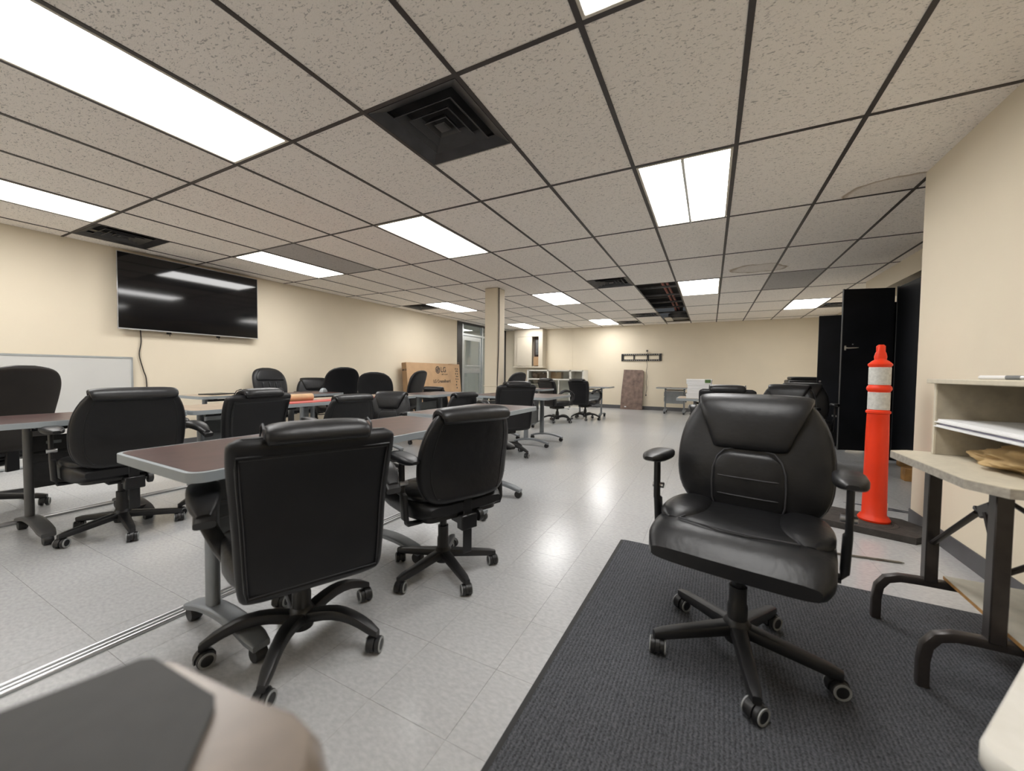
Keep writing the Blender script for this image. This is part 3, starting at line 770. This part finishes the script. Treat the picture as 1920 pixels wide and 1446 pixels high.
o = MB().prism(rrect(-.11, .11, -.15, .15, .01), 0, .012).build('notebook', 'black_plastic'); o.location = (-5.36, 2.58, .7302); o.rotation_euler = (0, 0, .3); tag(o, 'thin black notebook on the table near television wall', 'notebook')
o = tag(empty('table_stapler', (-4.80, 3.62, .7302), .4), 'small pale desk gadget on the small side table', 'gadget')
MB().loft([[(x*f, y*f, z) for x, y in rrect(-.03, .03, -.06, .06, .015)] for f, z in ((1, 0), (1, .02), (.75, .045), (.4, .06))]).build('body', 'edge_grey', o); part('base', 'panel_grey', o, (-.032, .032, -.062, .062, 0, .006), bev=.002)

# ------------------------------------------------------------------ left wall: television, whiteboard, cables
t = tag(empty('television', (XL, 2.735, 1.95)), 'large black flat television mounted high on the wall', 'television')
part('back_shell', 'black_plastic', t, (.045, .085, -.76, .76, -.42, .42), bev=.012)
part('bezel', 'silver', t, (.085, .100, -.785, .785, -.452, .452), bev=.003)
part('screen', 'screen', t, (.0995, .1025, -.779, .779, -.436, .446), bev=.001)
part('wall_bracket', 'black_metal', t, (.0, .045, -.45, .45, -.25, -.20), (.0, .045, -.45, .45, .18, .23), (.02, .045, -.3, -.26, -.47, .46), (.02, .045, .26, .30, -.47, .46))
for y in (-.28, .28): MB().tube([(.05, y, -.46), (.05, y+.002, -.50)], .004, 6).build('pull_cord', 'wire_black', t)
part('sensor_strip', 'chrome', t, (.10, .104, .66, .76, -.449, -.441))
o = MB().tube(smooth_path([(XL+.012, 2.18, 1.53), (XL+.012, 2.185, 1.36), (XL+.014, 2.165, 1.20), (XL+.012, 2.20, 1.02), (XL+.012, 2.23, .85), (XL+.012, 2.22, .30)]), .006, 8).build('television_cable', 'wire_black'); tag(o, 'thin dark cable hanging down wall below television', 'cable')
t = tag(empty('whiteboard', (XL+.02, .87, .005)), 'large whiteboard with thin metal frame leaning below the television', 'whiteboard')
part('panel', 'white_board', t, (.0, .016, -1.205, 1.205, .015, 1.145))
q = MB()
for y in (-1.215, 1.215): q.span(-.003, .022, y-.012, y+.012, 0, 1.165, .003)
for z in (.010, 1.155): q.span(-.003, .022, -1.215, 1.215, z-.012+.002, z+.012, .003)
q.build('frame', 'aluminium', t)

# floor raceways
def raceway(x, y0, y1, label):
    t = tag(empty('floor_raceway', (x, (y0+y1)/2, 0), R(-1)), label, 'raceway', 'floor raceways'); l = (y1-y0)/2
    part('base', 'aluminium', t, (-.034, .034, -l, l, 0, .005), bev=.001)
    for s in (-.026, 0, .026):
        q = MB(); q.tube([(s, -l, .007), (s, l, .007)], .0085 if s else .0065, 10, flat=(1, .9)); q.build('rib', 'silver', t)
    q = MB()
    for k in range(6): q.lathe([(.001, .0175), (.004, .0165), (.005, .0145)], (0, -l+.3+k*(2*l-.6)/5, 0), 10)
    q.build('screw', 'chrome', t)
raceway(-1.975, -.9, 3.6, 'ribbed metal raceway on the floor under the front tables')
raceway(-4.08, -.6, 2.9, 'ribbed metal raceway on the floor behind the whiteboard-side tables')

# ------------------------------------------------------------------ cardboard carton at the left wall
t = tag(empty('cardboard_carton', (XL+.34, 7.68, 0), R(1)), 'large flat cardboard television carton leaning against television wall', 'carton')
tilt = Matrix.Rotation(R(-5.5), 4, 'Y')
def tb(*sp, m, name, bev=0.):
    b = MB(); b.span(*sp, bev); b.v = [tuple(tilt @ Vector(v)) for v in b.v]; return b.build(name, m, t)
cb = tb(-.13, .0, -1.08, 1.02, .015, 1.245, m='card', name='box', bev=.004)
tb(-.1305, -.0005, -1.083, -1.079, .02, 1.24, m='card_side', name='end_panel')
b = MB().box((-.05, .74, 1.262), (.16, .46, .006), .002, Matrix.Rotation(R(5), 4, 'X')); b.v = [tuple(tilt @ Vector(v)) for v in b.v]; b.build('open_flap', 'card', t)
def face(y, z): return tilt @ Matrix.Translation((.0012, y, z)) @ Matrix(((0, 0, 1, 0), (1, 0, 0, 0), (0, 1, 0, 0), (0, 0, 0, 1)))
text('LG', .185, 'print', cb, face(.28, 1.085), bold=.003)
text("Life's Good", .055, 'print', cb, face(.32, .975))
text('LG CreateBoard', .105, 'print', cb, face(.20, .80), bold=.0022)
M = face(.05, 1.085) @ Matrix.Scale(.80, 4)
q = MB(); n = 28
q.prism([(.115*cos(2*pi*i/n), .115*sin(2*pi*i/n)) for i in range(n)], 0, .0008); q.v = [tuple(M @ Vector(v)) for v in q.v]; lg = q.build('round_emblem', 'print', cb)
q = MB(); q.loft([[(r*cos(R(40+a)), r*sin(R(40+a)), z) for r, z in ((.082, .0008), (.070, .0008), (.070, .0016), (.082, .0016))] for a in range(0, 321, 16)])
q.span(-.008, .004, -.035, .045, .0008, .0016); q.span(.004, .030, -.035, -.023, .0008, .0016); q.span(.02, .075, -.006, .006, .0008, .0016)
q.prism([(-.036+.011*cos(2*pi*i/12), .032+.011*sin(2*pi*i/12)) for i in range(12)], .0008, .0016)
q.v = [tuple(M @ Vector(v)) for v in q.v]; q.build('emblem_line', 'card', lg)
q = MB()
for k, z in enumerate((1.12, 1.06, .99, .92, .85, .78, .70, .62)): q.span(.0005, .0015, .80+.02*(k % 2), .84+.02*(k % 2), z-.02, z+.018); q.span(.0005, .0015, .88, .92, z-.022, z+.012) if k < 5 else None
q.v = [tuple(tilt @ Vector(v)) for v in q.v]; q.build('handling_mark', 'print', cb)
Me = tilt @ Matrix.Translation((-.06, -1.0835, 1.08)) @ Matrix.Rotation(pi/2, 4, 'X')
text('LG', .055, 'print', cb, Me @ Matrix.Translation((.03, 0, 0)), bold=.002)
q = MB(); q.prism([(-.035+.022*cos(2*pi*i/16), .022*sin(2*pi*i/16)) for i in range(16)], 0, .0008); q.v = [tuple(Me @ Vector(v)) for v in q.v]; q.build('end_emblem', 'print', cb)

# ------------------------------------------------------------------ back wall
t = tag(empty('wall_cupboard', (-5.27, YB, 0)), 'cream electrical cupboard with sliding door half open on the back wall', 'cupboard')
q = MB().span(-.50, -.36, -.30, 0, 1.24, H-.002).span(.36, .50, -.30, 0, 1.24, H-.002).span(-.36, .36, -.30, 0, 2.2, H-.002).span(-.36, .36, -.02, 0, 1.24, 2.2)
q.build('surround', 'enclosure', t, 30)
part('shelf_ledge', 'enclosure', t, (-.54, .54, -.34, 0, 1.195, 1.24), bev=.004)
d = part('door', 'enclosure', t, (-.40, .14, -.325, -.305, 1.25, 2.19), bev=.003); MB().lathe([(.004, 0), (.010, .012), (.008, .018)], (.10, -.343, 1.70), 12).build('knob', 'silver', d)
part('interior', 'enclosure_dark', t, (.14, .36, -.12, -.02, 1.24, 2.2)); part('breaker_panel', 'duct', t, (.19, .31, -.15, -.12, 1.62, 2.1), bev=.004); part('wood_block', 'card_side', t, (.16, .34, -.24, -.12, 1.26, 1.55), bev=.004)

t = tag(empty('display_case', (-4.26, 11.42, 0)), 'white glazed display case with two rows standing by back wall', 'display case')
q = MB(); w = .90
for x in (-w, -.22, .50, w): q.span(x-.025, x+.025, -.22, .22, 0, 1.13)
for z in (.02, .84, 1.11): q.span(-w, w, -.22, .22, z-.02, z+.02)
q.build('frame', 'white_paint', t, 30)
part('back_panel', 'white_paint', t, (-w, w, .20, .215, .02, 1.11))
part('mullion', 'white_paint', t, (.12, .15, -.215, -.19, .04, .82)); part('shelf', 'white_paint', t, (-.87, -.25, -.18, .2, .42, .44), (-.87, -.25, -.18, .2, .66, .68))
for x0, x1 in ((-.875, -.245), (-.195, .475)):
    for z0, z1 in ((.04, .82), (.86, 1.09)): part('pane', 'glass', t, (x0, x1, -.205, -.20, z0, z1), smooth=0)
def case_box(x0, x1, z0, z1, m, label):
    o = tag(empty('stored_or_mirrored_carton', (-4.26+(x0+x1)/2, 11.46, z0+.0005)), label, 'carton'); w = (x1-x0)/2; h = z1-z0
    part('box', m, o, (-w, w, -.1, .1, 0, h), bev=.004); part('lid_tape', 'light_frame', o, (-.015, .015, -.1005, .1005, h-.03, h+.0008))
    return o
cb2 = case_box(-.17, .16, .86, 1.06, 'card', 'lettered tan carton standing in for a reflection in display case glass'); text('LG', .10, 'print', cb2, Matrix.Translation((-.05, -.1015, .11)) @ Matrix.Rotation(pi/2, 4, 'X'))  # reflection of the big television carton, built as a solid box behind the glass
case_box(-.55, -.32, .86, 1.04, 'enclosure_dark', 'dark brown carton inside display case'); case_box(-.80, -.64, .86, 1.02, 'brown_board', 'grey-brown carton inside display case')

t = tag(empty('brown_board', (-2.02, 11.60, .0)), 'speckled brown board leaning upright against back wall', 'board'); t.rotation_euler = (R(-5), 0, 0)
n = 14; poly = [(-.32, 0), (.29, 0), (.30, .5), (.315, 1.12), (.27, 1.15), (-.25, 1.16), (-.27, .9), (-.30, .5)]
q = MB(); q.loft([[(x, -.012, z) for x, z in poly], [(x, .012, z) for x, z in poly]]); q.build('sheet', 'brown_board', t, 20)
part('end_strip', 'brown_board', t, (.272, .30, -.016, .016, .01, 1.1), bev=.003); part('paper_tag', 'paper', t, (-.20, -.15, -.0145, -.012, .06, .09))

t = tag(empty('television_mount', (-1.80, YB, 1.515)), 'black slotted television mount rail on back wall', 'mount')
q = MB().span(-.56, .56, -.03, 0, .058, .105, .003).span(-.56, .56, -.03, 0, -.105, -.058, .003)
for x in (-.525, -.2, .19, .525): q.span(x-.035 if abs(x) > .5 else x-.018, x+.035 if abs(x) > .5 else x+.018, -.028, 0, -.07, .07)
q.build('rail', 'black_metal', t, 30)
q = MB()
for k in range(17):
    for z in (.085, -.085): q.box((-.48+k*.06, -.031, z), (.03, .002, .012))
q.build('slot', 'light_frame', t, 0)
P = [(-1.63+.012*sin(k*1.1), YB-.052, 1.70-k*.058) for k in range(23)]
t = tag(empty('power_cord', (0, 0, 0)), 'coiled dark power cord hanging from the television mount', 'cord')
MB().tube(P, .006, 6).build('cable', 'wire_black', t); MB().box(P[0], (.05, .035, .05), .008).build('plug', 'wire_black', t); MB().box(P[-1], (.03, .03, .05), .008).build('connector', 'wire_black', t)

# paper boxes on the table
k = 0
for (x, y, n, h, w) in ((-.12, 5.60, 4, .062, .29), (.185, 5.66, 3, .06, .28)):
    for i in range(n):
        o = tag(empty('paper_box', (x+.006*((i*7) % 3-1), y, .7306+i*h), R(((i*5) % 3-1)*1.5)), 'white paper box in the %s stack on the far training table, %s' % (('taller', 'shorter')[n == 3], ('bottom', 'second', 'third', 'top')[i]), 'box', 'paper boxes')
        part('body', 'paper', o, (-w/2, w/2, -.11, .11, 0, h-.022), bev=.002); part('lid', 'paper', o, (-w/2-.003, w/2+.003, -.113, .113, h-.022, h-.001), bev=.002)
        if i == n-1 and n == 4: part('green_label', 'green_print', o, (.07, .135, -.1145, -.113, h-.045, h-.004))

# ------------------------------------------------------------------ right side: printer, cabinets, bollard
t = tag(empty('work_bench', (1.42, 7.52, 0)), 'grey steel drawer bench under the black printer', 'bench')
part('top', 'edge_grey', t, (-.42, .36, -.3, .3, .68, .71), bev=.004)
q = MB()
for x in (-.40, .34): q.span(x-.02, x+.02, -.28, .28, 0, .68)
q.build('side_panel', 'bench_steel', t, 30); part('back_panel', 'bench_steel', t, (-.38, .32, .26, .275, .05, .66))
for i in range(4):
    d = part('drawer', 'bench_steel', t, (-.375, .315, -.29, .2, .06+i*.13, .18+i*.13), bev=.004); part('drawer_pull', 'silver', d, (-.12, .06, -.305, -.29, .11+i*.13, .125+i*.13), bev=.003)
t = tag(empty('printer', (1.32, 7.52, .7102)), 'black boxy printer on the steel drawer bench', 'printer')
part('body', 'black_plastic', t, (-.24, .24, -.2, .2, .0, .26), bev=.015); part('lid', 'black_plastic', t, (-.20, .24, -.17, .2, .26, .31), bev=.012); part('paper_tray', 'panel_grey', t, (-.20, .20, -.24, -.2, .03, .06), bev=.004)

def steel_cabinet(x, y0, y1, h, label, z0, door_h):
    t = tag(empty('steel_cabinet', (x, 0, 0)), label, 'cabinet', 'black steel cabinets')
    part('body', 'cabinet', t, (0, .50, y0, y1, z0, h), bev=.004)
    ym = (y0+y1)/2
    d = part('door', 'cabinet', t, (-.02, 0, y0+.005, y1-.005 if door_h is None else ym, z0+.02, h-.01), bev=.004)
    part('edge_trim', 'cabinet_edge', t, (-.024, -.004, y1-.014, y1+.004, z0+.02, h), bev=.003)
    return t
t = steel_cabinet(1.97, 5.05, 6.20, 2.11, 'tall black steel cabinet with one door swung wide open', .13, None)
dd = MB(); dd.box((0, 0, 0), (.53, .022, 1.98), .003)
do = dd.build('open_door', 'cabinet', t); do.location = (-.285, 6.19, 1.115); do.rotation_euler = (0, 0, R(14))
tr = MB().box((-.263, -.002, 0), (.008, .028, 1.985), .002).build('door_edge', 'cabinet_edge', do)
hd = MB().box((-.228, -.014, .27), (.018, .010, .058), .003).tube([(-.228, -.028, .27), (-.20, -.034, .268), (-.12, -.030, .272), (-.095, -.027, .274)], [.010, .008, .006, .003], 8).tube([(-.228, -.010, .27), (-.228, -.030, .27)], .008, 8).build('door_handle', 'light_frame', do)
MB().lathe([(.001, -.006), (.008, -.006), (.008, 0)], (-.15, -.014, .315), 10, Matrix.Rotation(pi/2, 4, 'X')).build('lock', 'silver', do)
tb_ = tag(part('timber_block', 'pine', None, (1.75, 2.42, 5.20, 5.30, 0, .129), bev=.004), 'pine timber block propping up the front of cabinet', 'timber')
tag(part('timber_block', 'pine', None, (1.98, 2.42, 6.02, 6.12, 0, .129), bev=.004), 'pine timber block under the rear of open cabinet', 'timber')
t = steel_cabinet(1.97, 6.42, 7.12, 1.96, 'lower black steel cabinet standing behind the open door', .0, None)
do = MB().box((0, 0, 0), (.56, .022, 1.86), .003).build('open_door', 'cabinet', t); do.location = (-.30, 7.08, .98); do.rotation_euler = (0, 0, R(-4))
MB().lathe([(.001, -.016), (.012, -.016), (.014, 0)], (-.245, -.012, -.02), 12, Matrix.Rotation(pi/2, 4, 'X')).build('lock', 'silver', do)

t = tag(empty('traffic_bollard', (1.035, 3.52, .045)), 'orange delineator post with two reflective bands', 'bollard')
prof = [(.085, 0), (.088, .012), (.078, .03), (.066, .045), (.064, .2), (.061, .6), (.058, .74), (.060, .745)]
MB().lathe(prof, n=32).build('lower_post', 'orange', t)
MB().lathe([(.060, .74), (.066, .745), (.066, .757), (.057, .765), (.057, .892), (.064, .90), (.067, .912), (.064, .925), (.056, .935), (.056, 1.06), (.064, 1.07), (.064, 1.08), (.045, 1.10), (.028, 1.112), (.026, 1.118)], n=32).build('upper_post', 'orange', t)
for z in (.768, .938): MB().lathe([(.0565, z), (.0583, z+.001), (.0583, z+.118), (.0565, z+.12)], n=32).build('reflective_band', 'reflective', t)
q = MB(); rings = [[(x, y, z) for x, y in se(a, b_, .6, 16)] for z, a, b_ in ((1.105, .030, .024), (1.13, .033, .024), (1.155, .028, .02), (1.17, .020, .018), (1.205, .020, .018), (1.212, .014, .013))]
q.loft(rings); q.span(-.024, .024, -.006, .006, 1.165, 1.205, .002); q.build('grip_handle', 'orange', t)
part('sticker', 'paper', t, (.058, .0665, -.02, .01, .08, .13), bev=.003)
t = tag(empty('bollard_base', (1.0, 3.49, 0), R(-16)), 'heavy black rubber base plate carrying the orange post', 'rubber base')
MB().prism([(-.27, -.19), (.22, -.19), (.27, -.10), (.27, .10), (.17, .20), (-.22, .20), (-.27, .15)], .0, .043).build('plate', 'rubber_base', t, 20)
for r in (.12, .15): MB().loft([[((r+a)*cos(2*pi*i/40), (r+a)*sin(2*pi*i/40), z) for i in range(40)] for a, z in ((-.006, .042), (-.003, .0455), (.003, .0455), (.006, .042))], False, True).build('moulded_ring', 'rubber_base', t)
tag(MB().tube([(.58, 2.835, .007), (.96, 2.88, .007), (.985, 2.882, .007)], [.0065, .0065, .002], 8).build('metal_rod', 'metal_strip'), 'thin metal rod lying on floor beside the carpet', 'rod')
t = tag(empty('cable_offcuts', (1.18, 4.0, 0)), 'dark flat offcuts lying on floor behind the orange post', 'offcut')
for k, (x0, y0, x1, y1) in enumerate(((-.18, .06, .08, .02), (-.02, .06, .26, .0), (.0, .0, .24, -.03))): MB().tube([(x0, y0, .003), ((x0+x1)/2, (y0+y1)/2+.01, .003), (x1, y1, .003)], [.003, .012, .003], 8, flat=(1, .25)).build('strip', 'mark_dark', t)

# ------------------------------------------------------------------ carpet mat
t = tag(empty('carpet_mat', (.36, 1.10, 0), R(-1.2)), 'dark grey ribbed carpet mat with black rubber border', 'mat')
MB().prism(rrect(-.86, .86, -1.36, 1.33, .01), 0, .004).build('rubber_border', 'mat_edge', t)
MB().prism(rrect(-.84, .86, -1.345, 1.322, .01), .0035, .010).build('carpet_pile', 'carpet', t)

# ------------------------------------------------------------------ folding desk with hutch at the right wall
t = tag(empty('folding_desk', (.98, 1.84, 0)), 'small cream folding desk on bent dark steel legs', 'desk')
top = [(-.32, .26), (-.305, -.22), (-.25, -.30), (.28, -.30), (.30, .30), (-.26, .30)]
MB().prism(top, .712, .738).build('edge_core', 'desk_edge', t, 20)
MB().prism([(x*.998, y*.998) for x, y in top], .7375, .7405).build('desk_surface', 'desk_top', t, 20)
for y in (-.085, .345-.02):
    q = MB(); P = [(-.325, y, .012), (-.325, y, .10), (-.318, y, .15), (-.295, y, .185), (-.255, y, .20), (-.20, y, .203), (.22, y, .203), (.26, y, .18), (.275, y, .12), (.275, y, .012)]
    rings = []
    for i, p in enumerate(P):
        a, c_ = P[max(0, i-1)], P[min(len(P)-1, i+1)]; tx, tz = c_[0]-a[0], c_[2]-a[2]; l = math.hypot(tx, tz)
        rings.append([(p[0]-tz/l*d, p[1]+u, p[2]+tx/l*d) for u, d in se(.016, .016, .35, 12)])
    ft = q.loft(rings).build('leg_frame', 'desk_leg', t)
    for x in (-.165, .20): part('leg_post', 'desk_leg', t, (x-.02, x+.02, y-.02, y+.02, .21, .712), bev=.003)
y0, y1 = -.085, .325
for x in (-.165, .20):
    MB().tube([(x, y1-.015, .37), (x, .18, .47), (x, .03, .585)], .012, 8, flat=(1, .6)).build('brace', 'desk_leg', t)
    MB().tube([(x, -.02, .60), (x, -.07, .50), (x, -.085, .44)], .012, 8, flat=(1, .6)).build('brace', 'desk_leg', t)
    q = MB().box((x, -.01, .605), (.012, .07, .04), .003, Matrix.Rotation(R(-28), 4, 'X'))
    for k in (-1, 1): q.box((x, -.01+k*.045, .605-k*.012), (.010, .03, .014), .002, Matrix.Rotation(R(k*20), 4, 'X'))
    q.build('hinge_plate', 'black_metal', t)
for za, zb_ in ((.66, .42), (.42, .66)):
    MB().tube([(-.15, -.07, za), (.18, -.07, zb_)], .012, 8, flat=(1, .6)).build('cross_brace', 'desk_leg', t)
o = MB().prism([(-.125, -.42), (.26, -.42), (.26, .34), (-.118, .34)], .221, .233); ob = tag(empty('shelf_plank', (.98, 1.84, 0)), 'pale plywood plank resting across the desk feet', 'plank')
o.build('plank_core', 'plywood_edge', ob, 20); MB().prism([(-.124, -.42), (.26, -.42), (.26, .34), (-.117, .34)], .2325, .2345).build('plank_face', 'shelf_board', ob, 20)

t = tag(empty('desk_hutch', (1.02, 1.86, .7408)), 'cream open cubby hutch sitting on the folding desk', 'hutch')
q = MB()
part('side_panel', 'desk_top', t, (-.24, .25, .225, .24, 0, .275), bev=.001); part('side_panel', 'desk_top', t, (-.24, .25, -.285, -.27, 0, .275), bev=.001)
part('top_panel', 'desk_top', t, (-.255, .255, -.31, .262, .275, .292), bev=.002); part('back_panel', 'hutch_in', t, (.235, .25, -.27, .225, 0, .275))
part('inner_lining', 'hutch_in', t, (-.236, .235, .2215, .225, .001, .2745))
q = MB()
rings = []
o = tag(empty('paper_stack', (1.03, 1.85, .85)), 'stack of white printed papers inside the hutch', 'papers')
for i in range(7):
    z = i*.0042; b = MB(); d = .006*((i*5) % 4-1.5)
    b.prism([(-.245+d, -.255), (.18+d, -.255), (.18+d, .225-.004*(i % 3)), (-.245+d, .232-.006*(i % 3))], z-.062*0, z+.004)
    b.build('sheaf', 'paper_blue' if i in (2, 3) else 'paper', o, 0)
for v in (-.2, .19): part('support_ledge', 'hutch_in', t, (-.1, .2, v, v+.02, .08, .1075))
# crumpled tan cloth
bm = bmesh.new(); bmesh.ops.create_icosphere(bm, subdivisions=5, radius=1)
from mathutils import noise as mn
for v in bm.verts:
    p = v.co.copy(); k = mn.fractal(p*2.2+Vector((3, 1, 7)), 1.0, 2.0, 4); f = 1+.22*k+.10*abs(mn.noise(p*5))
    x, y, z = p.x*.17*f, p.y*.215*f, p.z*.052*f
    v.co = (x, y, max(0, z+.038)*(1.0-.25*max(0, -p.x)))
me = bpy.data.meshes.new('cloth'); bm.to_mesh(me); bm.free()
for p in me.polygons: p.use_smooth = True
me.materials.append(MATS['cloth_tan'])
o = bpy.data.objects.new('folded_cloth', me); COL.objects.link(o); o.location = (.98, 1.80, .7415); tag(o, 'crumpled tan cloth stuffed under papers in the hutch', 'cloth')
zt = 1.0330
o = tag(empty('marker_pen', (.93, 2.05, zt+.008), R(-60)), 'white marker pen with grey cap on hutch top', 'marker')
Mx = Matrix.Rotation(pi/2, 4, 'Y'); MB().lathe([(.003, -.06), (.0075, -.055), (.0075, .02)], n=12, M=Mx).build('barrel', 'paper', o); MB().lathe([(.008, .02), (.008, .06), (.005, .064)], n=12, M=Mx).build('cap', 'panel_grey', o)
o = tag(empty('marker_pen', (.97, 1.93, zt+.008), R(-72)), 'grey marker pen with dark ends lying behind yellow cable', 'marker')
MB().lathe([(.003, -.06), (.0075, -.055), (.0075, .03)], n=12, M=Mx).build('barrel', 'silver', o); MB().lathe([(.008, .03), (.008, .06), (.005, .064)], n=12, M=Mx).build('cap', 'black_plastic', o)
q = MB(); P = []
for i in range(121):
    a = i/120*2*pi*5; r = .075+.008*sin(i*.7); P.append((r*cos(a)*1.05, r*sin(a), .006+.014*i/120+.003*sin(i*1.9)))
o = q.tube(P, .004, 6).build('cable_coil', 'yellow_cable'); o.location = (.97, 1.74, zt); tag(o, 'coiled yellow cable lying on top of hutch', 'cable')

# ------------------------------------------------------------------ things close to the camera
t = tag(empty('painted_stool', (.698, .935, .0105), R(-33)), 'old white painted wooden stool with chipped edges', 'stool')
poly = rrect(-.225, .225, -.225, .225, .045, 6)
MB().loft([[(x*.985, y*.985, .400) for x, y in poly], [(x, y, .406) for x, y in poly], [(x, y, .432) for x, y in poly], [(x*.98, y*.98, .44) for x, y in poly]]).build('seat_board', 'chipped_paint', t, 50)
part('raised_panel', 'white_board', t, (-.105, .20, -.19, .20, .4395, .4425), bev=.001)
part('worn_groove', 'shelf_board', t, (-.118, -.105, -.19, .20, .4395, .4408))
for x, y in ((-.16, -.16), (.16, -.16), (-.16, .16), (.16, .16)): MB().loft([[(x+u*f, y+v*f, z) for u, v in se(.024, .024, .4, 12)] for z, f in ((0, .8), (.2, 1), (.401, 1.1))]).build('leg', 'chipped_paint', t)

t = tag(empty('equipment_pedestal', (-.33, 0, .0105)), 'taupe framed pedestal with a flat charcoal top', 'pedestal')
o1 = [(-.118, .02), (-.098, .125), (-.085, .150), (-.06, .160), (.03, .168), (.08, .176), (.105, .172), (.125, .155), (.132, .12), (.125, -.10), (.10, -.16), (-.12, -.16)]
o2 = [(-.108, .04), (-.078, .138), (-.070, .144), (.016, .147), (.026, .142), (.062, .110), (.066, .10), (.055, -.13), (-.115, -.13)]
MB().loft([[(x*.94, y*.94, .03) for x, y in o1], [(x*.94, y*.94, .58) for x, y in o1], [(x, y, .64) for x, y in o1], [(x, y, .755) for x, y in o1], [(x*.975, y*.975, .780) for x, y in o1], [(x*.93, y*.95, .788) for x, y in o1]]).build('housing', 'taupe', t, 50)
MB().prism(o2, .7875, .793).build('top_panel', 'charcoal', t, 30)
for k in (0, 1): MB().tube([(.078+.022*k, -.05, .789), (.084+.022*k, .06, .789), (.080+.022*k, .10, .788)], .006, 8).build('trim_rib', 'taupe', t)
MB().prism([(x*.9, y*.9) for x, y in o1], 0, .031).build('plinth', 'black_plastic', t)
